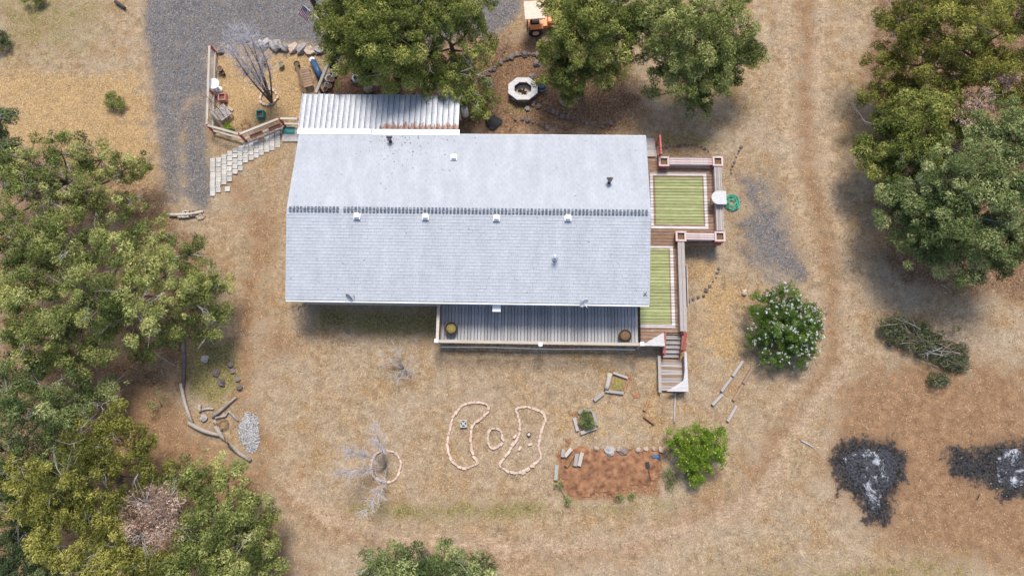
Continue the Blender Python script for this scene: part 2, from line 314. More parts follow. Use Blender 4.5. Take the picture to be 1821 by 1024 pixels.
# ------------------------------------------------------------------ house
YAW = -0.0137; HC = Vector((-3.035, 10.537, 0)); EZ, RZ, HX, HY = 2.8, 3.68, 9.15, 4.47
def hl(px, py, z):
    p = at(px, py, z) - HC; c, s = math.cos(-YAW), math.sin(-YAW); return Vector((c * p.x - s * p.y, s * p.x + c * p.y, z))
house = empty('house', HC, YAW, 'long low house with a pale grey shingle roof and a lean-to metal roof', 'house')
for sx, sy, dx, dy in ((0, -1, 17.9, .15), (0, 1, 17.9, .15), (-1, 0, .15, 8.25), (1, 0, .15, 8.25)):
    MB().box((sx * 8.875, sy * 4.2, 1.33), (dx, dy, 2.66)).build('wall', m_wall, house)
def window(x, y, wd, ht, zc, ry):
    f = MB(); s = 1 if y > 0 else -1
    for a, b, c_, d in ((0, ht / 2, wd + .12, .08), (0, -ht / 2, wd + .12, .08), (-wd / 2, 0, .08, ht - .08), (wd / 2, 0, .08, ht - .08)): f.box((a, 0, b), (c_, .06, d))
    wo = f.build('window', m_white, house, loc=(x, y, zc)); MB().box((0, 0, 0), (wd - .08, .03, ht - .08)).build('pane', m_glass, wo)
for x in (-7.2, -4.4, 0.6, 6.6): window(x, -4.3, 1.3, 1.1, 1.75, 0)
for x in (1.2, 4.2, 7.2): window(x, 4.3, 1.2, 1.0, 1.75, 0)
d = MB().box((3.4, -4.29, 1.72), (1.7, .05, 1.64)).build('door', m_white, house); MB().box((3.4, -4.33, 1.72), (1.5, .02, 1.4)).build('pane', m_glass, d)
rf = MB().add([(-HX, -HY, EZ - .06), (HX, -HY, EZ - .06), (HX, 0, RZ - .09), (-HX, 0, RZ - .09), (HX, HY, EZ - .06), (-HX, HY, EZ - .06), (-HX, -HY, EZ - .2), (HX, -HY, EZ - .2), (HX, HY, EZ - .2), (-HX, HY, EZ - .2)],
    [(0, 1, 2, 3), (3, 2, 4, 5), (6, 7, 1, 0), (8, 9, 5, 4), (7, 8, 4, 2, 1), (9, 6, 0, 3, 5), (9, 8, 7, 6)])
m_under = mat('roof_underlay', (.11, .115, .125), (.17, .175, .185), 8, rnd=0)
roof = rf.build('roof', m_under, house)
t = NT('pale_grey_shingle'); a = t.attr('tint'); s_ = t.n.new('ShaderNodeSeparateColor'); t.L(a.outputs['Color'], s_.inputs[0])
W = t.coord('Object'); nn = t.noise(W, 60, 3, .7); nb = t.noise(t.coord('Object', (1.6, .45, 1)), 1.1, 6, .65)
cc = t.mix(s_.outputs[0], (.43, .447, .475), (.46, .477, .505)); cc = t.scale(cc, t.rng(nn, .3, .7, .9, 1.09)); cc = t.scale(cc, t.rng(nb, .3, .7, .88, 1.07))
t.bump(nn, .5, .01); m_shin = t.out(cc, .9, 0, .2)
V = []; Fq = []; TV = []; EXPO = .165; TABW = .31; slope = math.atan2(RZ - EZ, HY); SL = math.hypot(HY, RZ - EZ)
for sd in (-1, 1):
    ncs = int(SL / EXPO)
    for i in range(ncs + 1):
        s0 = i * EXPO - .02; s1 = min(s0 + EXPO + .012, SL - .005); off = (i % 2) * TABW / 2 + (i % 3) * .03
        x = -HX - .03 - off
        while x < HX + .03:
            xa, xb = max(x + .0025, -HX - .03), min(x + TABW - .0025, HX + .03); x += TABW
            if xb - xa < .02: continue
            l = .016 + random.uniform(-.004, .006); jig = random.uniform(-.006, .006)
            def q(xx, s, h): return (xx, sd * (HY - s * math.cos(slope) + h * math.sin(slope)), EZ - .06 + (s + .0) * math.sin(slope) + h)
            b = len(V); V += [q(xa, s0 + jig, l), q(xb, s0 + jig, l), q(xb, s1, .004), q(xa, s1, .004), q(xa, s0 + jig, -.004), q(xb, s0 + jig, -.004)]
            Fq += [(b, b + 1, b + 2, b + 3), (b + 4, b + 5, b + 1, b)] if sd < 0 else [(b + 3, b + 2, b + 1, b), (b, b + 1, b + 5, b + 4)]
            tv = random.random(); TV += [(tv, tv, tv, 1)] * 6
sh = place('shingles', fast_mesh('shingles', np.array(V), np.array(Fq), m_shin, {'tint': ('POINT', TV)}, False), roof); sh['kind'] = 'stuff'
lit = MB()
for k in range(150):
    lx_, ly_ = (random.gauss(-3.3, 1.6), 4.35 - abs(random.gauss(0, .9))) if k < 90 else (random.uniform(-9, 9), random.uniform(-4.3, 4.3))
    if abs(lx_) < 9 and .3 < abs(ly_) < 4.4: lit.box((lx_, ly_, RZ - abs(ly_) * (RZ - EZ) / HY - .035), (random.uniform(.03, .09), random.uniform(.01, .02), .012), rz=random.uniform(0, 3))
lit.build('needle_litter', m_darktwig, roof)['kind'] = 'stuff'
m_cap = mat('ridge_shingle', (.085, .105, .14), (.30, .33, .37), 7, lo=.48, hi=.66, rnd=0, bump=.2)
rc = MB(); x = -HX + .12; k = 0
while x < HX - .1:
    hgt = .014 + random.uniform(0, .012)
    if not (-6.55 < x < -6.4):
        for sd in (-1, 1): rc.add([(x, 0, RZ + .03 + hgt), (x + .11, 0, RZ + .03), (x + .11, sd * .135, RZ - .008), (x, sd * .135, RZ - .008 + hgt), (x, sd * .135, RZ - .035), (x, 0, RZ)], [(0, 1, 2, 3) if sd < 0 else (3, 2, 1, 0), (0, 3, 4, 5)])
    x += .185
o = rc.build('ridge_cap', m_cap, roof); o['kind'] = 'stuff'
gt = MB().box((0, -HY - .1, EZ - .062), (18.3, .05, .012)).box((0, -HY - .06, EZ - .12), (18.3, .012, .11)).box((0, -HY - .02, EZ - .172), (18.3, .09, .012)); gt.box((0, -HY - .125, EZ - .12), (18.3, .012, .1)).box((0, -HY - .09, EZ - .175), (18.3, .08, .01)).build('gutter', m_white, roof)
MB().box((0, HY + .03, EZ - .13), (18.3, .03, .14)).build('fascia', m_white, roof)
for x, y in ((-5.57, -.35), (-2.1, -.34), (1.47, -.36), (5.05, -.32), (-.85, 3.05)):
    z = RZ - abs(y) * (RZ - EZ) / HY; MB().box((0, 0, .0), (.34, .34, .02)).box((0, 0, .08), (.25, .25, .16)).build('roof_vent', m_white, roof, bevel=.008, loc=(x, y, z), rot=(math.copysign(slope, -y) * -1 if y < 0 else -slope, 0, 0))
for x, y in ((-4.25, 4.0), (7.15, 1.67)):
    z = RZ - abs(y) * (RZ - EZ) / HY; MB().lathe([(.09, -.1), (.09, .3), (.11, .3), (.11, .34)], 12).box((0, .09, .33), (.3, .1, .08)).build('vent_pipe', m_black, roof, loc=(x, y, z))
z = RZ - 2.22 * (RZ - EZ) / HY
MB().lathe([(.16, -.04), (.1, .04), (.07, .05), (.07, .36), (.12, .36), (.12, .44), (.04, .48)], 14).build('flue_pipe', m_metal, roof, loc=(4.42, -2.3, z))
def dish(x, y, z, rz, ma):
    r = MB().tube([(0, 0, -.1), (0, 0, .3), (0, -.1, .38)], .022, .022, 8).build('satellite_dish', m_metal, roof, loc=(x, y, z), rot=(0, 0, rz))
    MB().lathe([(.02, 0), (.14, .02), (.23, .06), (.26, .09), (.25, .1), (.13, .035), (.02, .015)], 18).build('reflector', ma, r, loc=(0, -.13, .36), rot=(R(62), 0, 0)); MB().tube([(0, -.12, .3), (0, -.5, .38)], .012, .012, 6).build('feed_arm', m_metal, r)
dish(-5.65, -4.3, 2.86, R(-40), m_metal); dish(5.75, -4.38, 2.84, R(35), m_white)
MB().tube([(8.85, -4.1, 2.86), (9.02, -3.9, 2.95)], .012, .012, 5).tube([(8.85, -3.9, 2.95), (9.02, -4.1, 2.86)], .012, .012, 5).tube([(8.93, -4.0, 2.8), (8.93, -4.0, 3.0)], .01, .01, 5).build('antenna', m_black, roof)
MB().box((1.52, -4.66, 2.42), (.42, .5, .03), rx=R(12)).box((1.52, -4.45, 2.5), (.42, .08, .1)).build('awning', m_white, house)
# lean-to metal roof
t = NT('ribbed_metal'); W = t.coord('Object', obj=house); sp = t.n.new('ShaderNodeSeparateXYZ'); t.L(W, sp.inputs[0])
nv = t.noise(t.coord('Object', (6, 1.2, 1), obj=house), 1.4, 6, .7); nf = t.noise(W, 9, 5, .7)
cm = t.mix(t.rng(nf, .3, .7), (.38, .395, .42), (.52, .535, .56)); cm = t.mix(t.rng(nv, .52, .68, 0, .6), cm, (.24, .25, .28))
rustm = t.math('MULTIPLY', t.rng(sp.outputs[1], 5.7, 4.75), t.rng(sp.outputs[0], -6.2, -4.6)); rustm = t.rng(t.math('ADD', rustm, t.math('MULTIPLY', t.math('SUBTRACT', nv, .5), 1.5)), .62, .8, 0, .95, True)
cm = t.mix(rustm, cm, t.mix(t.rng(nf, .35, .65), (.13, .05, .028), (.30, .15, .10))); m_ribmetal = t.out(cm, .5, .12, .4)
ms = math.atan2(.24, 2.3)
lean = MB().box((-4.95, 5.7, 2.56), (8.5, 2.2, .05), rx=-ms).build('metal_roof', m_dark, house)
pm = MB(); PW = 8.6 / 29
prof = [(0, 0), (.02, .045), (.045, .045), (.065, 0), (PW * .5, .006), (PW - .028, 0)]
vs = [(x, y, z) for y in (-1.05, 1.05) for x, z in prof]; k = len(prof); pm.add(vs, [(i, i + 1, k + i + 1, k + i) for i in range(k - 1)] + [(0, k, 2 * k - 1, k - 1)])
pme = pm.mesh('panel', m_ribmetal)
for i in range(29): place('panel', pme, lean, (-9.28 + i * PW, 5.8 + random.uniform(-.02, .02), 2.63 + (i % 2) * .003), (-ms, 0, random.uniform(-.003, .003)))
MB().box((-7.3, 4.6, 2.765), (3.95, .34, .012), rx=-ms * .5).build('flashing', m_white, lean)
MB().box((-2.97, 4.58, 2.765), (4.66, .32, .012), rx=-ms * .5).build('flashing', m_metal, lean)
for x in (-9.0, -6.2, -3.4, -.9): MB().box((x, 6.6, 1.24), (.1, .1, 2.48)).build('post', m_white, house)
# ------------------------------------------------------------------ decks
DZ = .9
deck = empty('side_deck', HC, YAW, 'red-brown wooden deck with built-in benches, planter boxes and two painted green squares', 'deck')
t = NT('painted_deck_boards'); W = t.coord('Object', obj=deck); sp = t.n.new('ShaderNodeSeparateXYZ'); t.L(W, sp.inputs[0])
gr = t.noise(t.coord('Object', (1.0, 24, 24)), 2.2, 6, .65); wear = t.noise(t.coord('Object', (1, 3, 1), obj=deck), 2.3, 6, .7)
oi = t.n.new('ShaderNodeObjectInfo')
cw = t.mix(t.rng(gr, .35, .65), (.19, .10, .062), (.35, .225, .15)); cw = t.mix(t.rng(wear, .52, .72, 0, .7), cw, (.40, .36, .33))
def rect(x0, x1, y0, y1):
    f = None
    for o_, v, s in ((0, x0, 1), (0, x1, -1), (1, y0, 1), (1, y1, -1)):
        e = t.rng(sp.outputs[o_], v - .012 * s, v + .012 * s); f = e if f is None else t.math('MULTIPLY', f, e)
    return f
green_ = t.mix(t.rng(wear, .3, .7), (.25, .275, .10), (.40, .415, .21)); whitep = t.mix(t.rng(wear, .3, .7), (.50, .47, .45), (.68, .67, .66))
def over(c, f, colr, lo=.30, hi=.5): return t.mix(t.math('MULTIPLY', f, t.rng(gr, lo - .12, hi - .12, .55, 1)), c, colr)
for (o4, i4, g4) in (((9.68, 12.74, 0, 3.15), (9.83, 12.58, .14, 3.01), (9.95, 12.5, .24, 2.89)), ((8.0, 10.82, -5.38, -1.0), (8.0, 10.65, -5.24, -1.12), (9.0, 10.58, -5.18, -1.16))):
    ring = t.math('MULTIPLY', rect(*o4), t.math('SUBTRACT', 1, rect(*i4))); cw = over(cw, ring, whitep); cw = over(cw, rect(*g4), green_)
cw = t.scale(cw, t.rng(oi.outputs['Random'], 0, 1, .84, 1.16)); t.bump(gr, .3); m_deckb = t.out(cw, .85)
def board_mesh(l, wdt, th, ma): return MB().box((0, 0, 0), (l, wdt, th)).mesh('board', ma, bevel=.006)
BW = .175; lens = {}
y = -6.25
while y < 4.02:
    xe = 13.42 if y > -.78 else (11.2 if y > -5.62 else 10.2); l = xe - 9.0
    if l not in lens: lens[l] = board_mesh(l, BW - .02, .035, m_deckb)
    place('board', lens[l], deck, (9 + l / 2 + random.uniform(-.008, .008), y, DZ - .02 + random.uniform(-.003, .003)), (0, 0, random.uniform(-.002, .002))); y += BW
for c_, s_ in (((13.4, 1.62, .76), (.05, 4.8, .22)), ((11.2, -3.2, .76), (.05, 4.85, .22)), ((12.3, -.83, .76), (2.2, .05, .22)), ((11.75, 4.08, .76), (3.3, .05, .22)), ((9.62, -6.38, .76), (1.2, .05, .22)), ((10.7, -5.7, .76), (.95, .04, .22))): MB().box(c_, s_).build('fascia_board', m_brown, deck)
for x, y in ((9.2, -6.2), (11.1, -5.6), (11.1, -3.2), (11.1, -.9), (13.3, -.7), (13.3, 1.6), (13.3, 3.9), (11.2, 3.9), (9.2, 3.9), (9.2, 0), (9.2, -3)): MB().box((x, y, .33), (.11, .11, .66)).build('post', m_brown, deck)
m_benchred = m_redworn
def bench(x0, x1, y0, y1, nb, along, ma):
    b = MB()
    if along == 'x':
        b.box(((x0 + x1) / 2, (y0 + y1) / 2, DZ + .2), (x1 - x0 - .1, y1 - y0 - .1, .4))
    else:
        b.box(((x0 + x1) / 2, (y0 + y1) / 2, DZ + .2), (x1 - x0 - .1, y1 - y0 - .1, .4))
    b = b.build('bench', m_redworn, deck)
    wd_ = ((y1 - y0) if along == 'x' else (x1 - x0)) / nb; L_ = (x1 - x0) if along == 'x' else (y1 - y0); me = board_mesh(L_, wd_ - .018, .04, ma)
    for i in range(nb):
        if along == 'x': place('bench_board', me, b, ((x0 + x1) / 2, y0 + wd_ * (i + .5), DZ + .422))
        else: place('bench_board', me, b, (x0 + wd_ * (i + .5), (y0 + y1) / 2, DZ + .422), (0, 0, R(90)))
bench(10.66, 12.97, 3.46, 3.86, 3, 'x', m_redworn); bench(13.05, 13.46, -.22, 3.4, 4, 'y', m_grey); bench(11.44, 12.95, -.74, -.36, 3, 'x', m_redworn); bench(10.97, 11.34, -5.62, -.85, 2, 'y', m_grey)
MB().box((11.42, -3.2, DZ + .2), (.03, 2.2, .3), ry=R(8)).build('bench_back', m_redworn, deck)
for x, y in ((10.36, 3.62), (13.26, 3.66), (13.2, -.55), (11.15, -.56)):
    p = MB()
    for dx_, dy_, lx_, ly_ in ((0, .235, .5, .04), (0, -.235, .5, .04), (.23, 0, .04, .43), (-.23, 0, .04, .43)): p.box((dx_, dy_, .23), (lx_, ly_, .46))
    p = p.build('planter_box', m_red, deck, loc=(x, y, DZ)); r_ = MB()
    for dx_, dy_, lx_, ly_ in ((0, .23, .56, .1), (0, -.23, .56, .1), (.23, 0, .1, .36), (-.23, 0, .1, .36)): r_.box((dx_, dy_, .48), (lx_, ly_, .035))
    r_.build('rim', m_redworn, p); MB().box((0, 0, .2), (.42, .42, .38)).build('soil', m_soil, p)
# table built on the bench
tb = empty('round_ended_table', HC + Matrix.Rotation(YAW, 3, 'Z') @ Vector((13.18, 1.5, DZ)), YAW, 'bleached round-ended table top standing over the deck bench beside the hose', 'table')
MB().prism([(.36, .37), (.36, -.37)] + [(-.05 + .37 * math.cos(a_), .37 * math.sin(a_)) for a_ in np.linspace(-math.pi / 2, -3 * math.pi / 2, 16)], .74, .785).build('tabletop', m_panel, tb)
for x, y in ((-.25, .18), (-.25, -.18), (.3, .25), (.3, -.25)): MB().box((x, y, .37), (.05, .05, .74)).build('leg', m_redworn, tb)
# south stairs, landing
nt_ = 5
for i in range(nt_):
    y = -5.86 - i * .225; z = DZ - .15 - i * .135
    for j in (0, 1): MB().box((10.69, y + .045 - j * .11, z), (.84, .1, .035)).build('tread', m_grey, deck, bevel=.005)
for x in (10.24, 11.15): MB().box((x, -6.3, .48), (.045, 1.35, .2), rx=R(30)).build('stringer', m_red, deck)
for x, y, h in ((10.24, -5.66, 1.15), (11.2, -5.72, 1.5), (11.2, -6.55, 1.1), (10.24, -6.75, .85)): MB().box((x, y, h / 2), (.09, .09, h)).build('stair_post', m_red, deck)
MB().box((11.2, -6.13, 1.32), (.16, .95, .04), rx=R(25)).build('handrail', m_red, deck); MB().box((10.24, -6.2, 1.02), (.07, 1.2, .04), rx=R(14)).build('handrail', m_red, deck)
for i in range(12): place('landing_board', board_mesh(1.14, .128, .035, m_grey if i % 3 else m_brown), deck, (10.72, -7.02 - i * .138, .13), (0, 0, random.uniform(-.012, .012)))
MB().box((10.06, -7.75, .3), (.16, 1.9, .04)).box((10.1, -7.75, .15), (.04, 1.9, .28)).build('side_board', m_grey, deck)
MB().box((11.36, -7.75, .3), (.04, 1.9, .6)).build('side_board', m_redworn, deck)
MB().prism([(11.3, -6.6), (11.42, -6.6), (11.46, -8.66), (10.32, -8.66), (11.2, -8.1), (11.3, -7.6)], .62, .66).build('corner_shelf', m_panel, deck)
MB().prism([(8.98, -6.36), (10.24, -5.62), (10.22, -6.36)], 1.0, 1.04).build('corner_shelf', m_panel, deck); MB().box((9.6, -6.34, .95), (1.22, .04, .09)).build('shelf_edge', m_brown, deck)
# north stairs
for i in range(6): MB().box((9.74, 4.22 + i * .24, DZ - .1 - i * .14), (.74, .19, .035)).build('tread', m_grey, deck, bevel=.005)
for x in (9.35, 10.14): MB().box((x, 4.75, .45), (.045, 1.5, .2), rx=R(-32)).build('stringer', m_red, deck)
MB().box((10.14, 4.45, 1.72), (.09, 1.25, .045), rx=R(-12)).build('handrail', m_red, deck)
for y, h in ((3.95, 1.8), (5.0, 1.55)): MB().box((10.14, y, h / 2), (.08, .08, h)).build('stair_post', m_red, deck)
# south porch
porch = empty('porch', HC, YAW, 'grey weathered plank porch with low rail along the house', 'porch')
m_porch = mat('silvered_porch_boards', (.29, .28, .28), (.47, .46, .45), 2.2, WOODX, rnd=.14)
pmesh = board_mesh(2.02, BW - .026, .035, m_porch)
x = -1.36
while x < 8.92: place('board', pmesh, porch, (x, -5.26 + random.uniform(-.008, .008), DZ - .02 + random.uniform(-.003, .003)), (0, 0, R(90))); x += BW
MB().box((3.77, -6.31, .74), (10.5, .05, .3)).build('fascia_board', m_brown, porch); MB().box((-1.47, -5.25, .74), (.05, 2.0, .3)).build('fascia_board', m_brown, porch)
MB().box((3.72, -6.37, 1.72), (10.4, .15, .045)).build('top_rail', m_palewood, porch); MB().box((-1.52, -5.3, 1.72), (.15, 1.95, .045)).build('top_rail', m_palewood, porch)
MB().box((3.72, -6.37, 1.1), (10.4, .05, .08)).build('bottom_rail', m_brown, porch)
for x, y in ((-1.55, -6.36), (3.77, -6.46), (8.93, -6.36)):
    p = MB().box((x, y, .9), (.1, .1, 1.8)).build('post', m_redworn, porch); MB().box((x, y, 1.815), (.2, .2, .05)).build('post_cap', m_white, p)
bm_ = MB().box((0, 0, 0), (.035, .035, .6)).mesh('baluster', m_brown)
for i in range(26): place('baluster', bm_, porch, (-1.2 + i * .39, -6.37, 1.4))
for i in range(10): place('baluster', bm_, porch, (-1.52, -4.5 - i * .19, 1.4))
for x in (-1.3, 1.5, 4.3, 7.1, 8.85): MB().box((x, -6.2, .3), (.1, .1, .6)).build('pier', m_dark, porch)
MB().tube([(-1.5, -6.52, .42), (1.2, -6.5, .5), (4.4, -6.54, .38), (7.1, -6.5, .46), (8.8, -6.5, .4)], .03, .03, 6).build('drain_pipe', m_white, porch)
def barrel(px, py, lab, fill):
    p = hl(px, py, DZ + .4); b = empty('barrel_planter', HC + Matrix.Rotation(YAW, 3, 'Z') @ Vector((p.x, p.y, DZ)), 0, lab, 'planter', 'barrel planters on the porch')
    MB().lathe([(.26, 0), (.33, .2), (.34, .38), (.31, .4), (.30, .3), (.02, .3)], 22).build('barrel', m_dark, b, True); MB().lathe([(.3, .3), (.22, .38), (.08, .43), (.01, .44)], 18).build('plants', fill, b, True)
barrel(802, 584, 'half barrel planter with mossy olive growth at the railed porch end', m_moss); barrel(1112, 597, 'half barrel planter of dry brown soil near the triangular shelf', m_soil)

# ------------------------------------------------------------------ foliage and trees
def leaves(centers, radii, nper, leaf, flat=.8, tintbase=None):
    """many small leaf sprays spread through clumps; returns verts, tint"""
    VV = []; TT = []
    for k, (c, r) in enumerate(zip(centers, radii)):
        n = max(10, int(nper * (r / .4) ** 2)); u = rng.normal(size=(n, 3)); u /= np.linalg.norm(u, axis=1)[:, None]
        rad = r * rng.uniform(.25, 1, n) ** .5; p = c + u * rad[:, None] * np.array([1, 1, flat])
        nrm = u * .8 + rng.normal(size=(n, 3)) * .55 + np.array([0, 0, .3]); nrm /= np.linalg.norm(nrm, axis=1)[:, None]
        a = u + rng.normal(size=(n, 3)) * .6 + np.array([0, 0, .3]); a = a - nrm * (a * nrm).sum(1)[:, None]; a /= np.linalg.norm(a, axis=1)[:, None] + 1e-9; b = np.cross(nrm, a)
        l = leaf * rng.uniform(.6, 1.5, n)[:, None]; wd_ = l * rng.uniform(.24, .4, n)[:, None]
        q = np.stack([p - a * l * .5, p + b * wd_ * .5, p + a * l * .6, p - b * wd_ * .5], 1); VV.append(q.reshape(-1, 3))
        tb_ = np.clip((tintbase[k] if tintbase is not None else rng.uniform(.2, .8)) + rng.normal(0, .10, n), 0, 1)
        TT.append(np.repeat(np.stack([tb_, rng.random(n), tb_, np.ones(n)], -1), 4, 0))
    return np.concatenate(VV), np.concatenate(TT)
def foliage_obj(name, centers, radii, nper, leaf, matl, parent, tint=None, flat=.8):
    V, T = leaves(centers, radii, nper, leaf, flat, tint); org = np.array(parent.location)
    return place(name, fast_mesh(name, V - org, np.arange(len(V)).reshape(-1, 4), matl, {'tint': ('POINT', T)}, False), parent)
def fm(name, dark, mid, light, dead=(.30, .19, .13)): return tint_mat(name, [dark, mid, light], .8, .22)
f_green = fm('juniper_foliage_green', (.05, .075, .016), (.215, .24, .052), (.52, .51, .15))
f_olive = fm('juniper_foliage_olive', (.075, .088, .018), (.225, .225, .045), (.47, .43, .11))
f_blue = fm('juniper_foliage_blue', (.045, .075, .024), (.185, .23, .078), (.45, .48, .20))
f_light = fm('juniper_foliage_light', (.055, .08, .02), (.23, .26, .07), (.53, .53, .19))
f_dark = fm('juniper_foliage_dark', (.03, .05, .022), (.085, .12, .045), (.20, .235, .10))
f_dead = fm('dead_foliage', (.26, .16, .11), (.52, .36, .27), (.68, .52, .43))
def curve(a, b, sag, k=5):
    a, b = Vector(a), Vector(b); j = Vector((random.uniform(-1, 1), random.uniform(-1, 1), random.uniform(-.5, .5))) * (b - a).length * .09
    return [a.lerp(b, i / (k - 1)) + (j + Vector((0, 0, sag))) * math.sin(math.pi * i / (k - 1)) for i in range(k)]
def tree(label, base, lobes, fmat, dens=1.0, nper=260, leaf=.115, group='junipers around the house', name='juniper_tree', dead=10, lean=None, cat='tree'):
    B = at(*base); root = empty(name, B, 0, label, cat, group)
    L = [(np.array(at(x, y, z * .8)), 1.07 * r / ppm(x, y, z * .8)) for x, y, r, z in lobes]
    top = max(L, key=lambda q: q[0][2])[0]; mean = np.mean([q[0] for q in L], 0)
    tp = Vector((.6 * mean[0] + .4 * top[0], .6 * mean[1] + .4 * top[1], top[2] - .1)) - B
    wood = MB(); tr = 0.13 + .022 * top[2]; path = curve((0, 0, -.1), tp, 0, 7); wood.tube(path, tr, .04, 8)
    cs, rs, ts = [], [], []
    for c_, r in L:
        zt = max(.5, min(c_[2] * .72, tp.z * .9)); f = min(1, zt / tp.z) * 6; i = int(f); s = path[i].lerp(path[min(i + 1, 6)], f - i)
        cl = Vector(c_) - B; wood.tube(curve(s, cl, -.15), .07, .03, 5)
        n = max(6, int(22 * r * r * dens + 5)); lt = rng.uniform(.3, .7)
        for k in range(n):
            u = rng.normal(size=3); u /= np.linalg.norm(u)
            if u[2] < -.3: u[2] *= -.6
            p = c_ + u * np.array([1, 1, .75]) * r * (rng.uniform(.75, 1.08) if k % 4 else rng.uniform(.2, .7))
            if p[2] < .35: p[2] = .35 + rng.uniform(0, .2)
            cr = rng.uniform(.2, .46) * min(1.15, .7 + .3 * r)
            if k % 6 == 1: p = c_ + (p - c_) * 1.22; cr *= .6; p[2] = max(p[2], .3)
            cs.append(p); rs.append(cr); ts.append(np.clip(lt + rng.normal(0, .24), .03, .97))
            if k % 2 == 0: wood.tube(curve(cl, Vector(p) - B, 0, 3), .024, .009, 4, False)
    wood.build('trunk', m_bark, root, True)
    if dead:
        dw = MB()
        for k in range(dead):
            c_, r = L[random.randrange(len(L))]; a_ = Vector(c_) - B; dirv = Vector((random.gauss(0, 1), random.gauss(0, 1), random.uniform(.1, .9))).normalized(); e = a_ + dirv * r * random.uniform(.75, 1.0)
            pth = curve(a_, e, .05, 5); dw.tube(pth, .028, .008, 4)
            for j in range(4):
                s = pth[2 + j % 3]; dw.tube([s, s + (dirv + Vector((random.gauss(0, .7), random.gauss(0, .7), random.gauss(0, .4)))) * .38], .011, .004, 3)
        dw.build('dead_branches', m_twig, root)['kind'] = 'stuff'
    foliage_obj('crown', cs, rs, nper, leaf, fmat, root, ts); return root
tree('broad green juniper overhanging the lean-to metal roof beside the flag pole', (705, 135), [(610, 40, 45, 5), (640, 15, 50, 5.5), (690, 60, 62, 6.5), (635, 95, 50, 4.2), (605, 80, 32, 3.5), (710, 115, 48, 4.4), (700, 5, 60, 6.3), (660, 125, 30, 3.2), (740, 145, 28, 3.2), (730, 30, 40, 6)], f_green, 1.1)
tree('green juniper with bare grey inner branches by the lean-to roof corner', (805, 130), [(765, 40, 42, 6), (760, 100, 42, 4.5), (800, 10, 50, 6), (845, 25, 40, 5), (850, 80, 36, 4), (800, 135, 36, 3.6), (840, 130, 32, 3.4), (770, 145, 28, 3.2), (855, 175, 28, 2.9), (850, 205, 17, 2.4), (820, 165, 22, 3)], f_green, .85, dead=26)
tree('juniper with dark green heart spreading over the orange tractor', (1030, 160), [(990, 12, 32, 5), (1015, 40, 40, 6), (1060, 25, 48, 6.3), (1000, 85, 32, 4), (1045, 85, 42, 5), (1085, 70, 36, 5), (985, 135, 34, 3.2), (1035, 135, 34, 3.4), (1080, 130, 30, 3.2), (1010, 165, 20, 2.4), (965, 95, 18, 3), (1100, 15, 38, 5.5), (1110, 65, 26, 4.5), (1100, 105, 22, 3.5)], f_green, .95)
tree('large juniper with drooping blue-green lower boughs behind the rock-edged bed', (1230, 170), [(1160, 25, 42, 5.3), (1220, 25, 52, 6.5), (1285, 35, 50, 5.8), (1325, 80, 26, 4), (1195, 80, 45, 5.2), (1255, 90, 48, 5.2), (1305, 110, 32, 4), (1215, 130, 42, 4), (1265, 140, 38, 3.6), (1235, 175, 26, 2.6), (1150, 95, 22, 3.2), (1300, 145, 24, 3), (1140, 55, 30, 4.5), (1175, 130, 26, 3.4), (1345, 95, 16, 3.4), (1250, 192, 16, 2), (1160, 172, 14, 1.5)], f_light, .95)
tree('yellow-olive juniper growing behind the blue-green one beside the dirt track', (1700, 160), [(1590, 45, 36, 5), (1575, 110, 34, 3.6), (1650, 35, 50, 6), (1725, 40, 58, 7), (1800, 50, 52, 6.5), (1640, 100, 48, 5), (1560, 165, 30, 3), (1605, 175, 30, 3), (1760, 165, 36, 5), (1815, 175, 30, 5), (1715, 110, 46, 5.4), (1790, 125, 48, 5.6), (1620, 150, 34, 3), (1690, 155, 36, 4)], f_olive, .8, dead=30)
tree('mid-green juniper with bushy low boughs on the dirt track edge', (1640, 275), [(1640, 195, 42, 4.8), (1575, 235, 38, 3.6), (1620, 250, 44, 4.6), (1555, 280, 34, 3), (1690, 215, 42, 5), (1590, 315, 36, 3), (1650, 290, 40, 4)], f_green, 1.05)
tree('big blue-green juniper opposite the flowering bush', (1720, 400), [(1720, 300, 58, 6.5), (1785, 235, 56, 7), (1805, 330, 58, 7), (1655, 330, 48, 5), (1600, 365, 46, 3.8), (1660, 400, 50, 4.8), (1725, 385, 58, 6), (1795, 420, 52, 5.5), (1630, 435, 40, 3.4), (1695, 455, 42, 3.8), (1760, 465, 36, 3.5)], f_blue, 1.05)
tree('dead pinkish-brown bough tree between the olive and blue-green junipers', (1745, 240), [(1740, 180, 20, 6.4), (1715, 215, 14, 5.8), (1790, 140, 14, 6)], f_dead, 1.2, name='dead_juniper_tree', dead=4)
tree('dark juniper with leaning black trunk beside the straw field', (45, 300), [(0, 215, 26, 5), (8, 250, 24, 5), (-20, 300, 35, 5), (8, 330, 20, 3.4)], f_dark, 1)
tree('sparse pale green juniper showing bare dark limbs by the driveway', (170, 350), [(50, 285, 42, 5), (110, 275, 42, 4.6), (180, 285, 40, 4), (45, 350, 40, 5), (130, 325, 42, 4.6), (215, 310, 36, 3.2), (20, 320, 30, 5), (235, 360, 26, 2.5), (85, 320, 36, 4.6), (170, 365, 36, 3.8), (20, 385, 36, 4.6), (110, 370, 34, 4.4), (250, 290, 20, 2.4)], f_light, .36, dead=40)
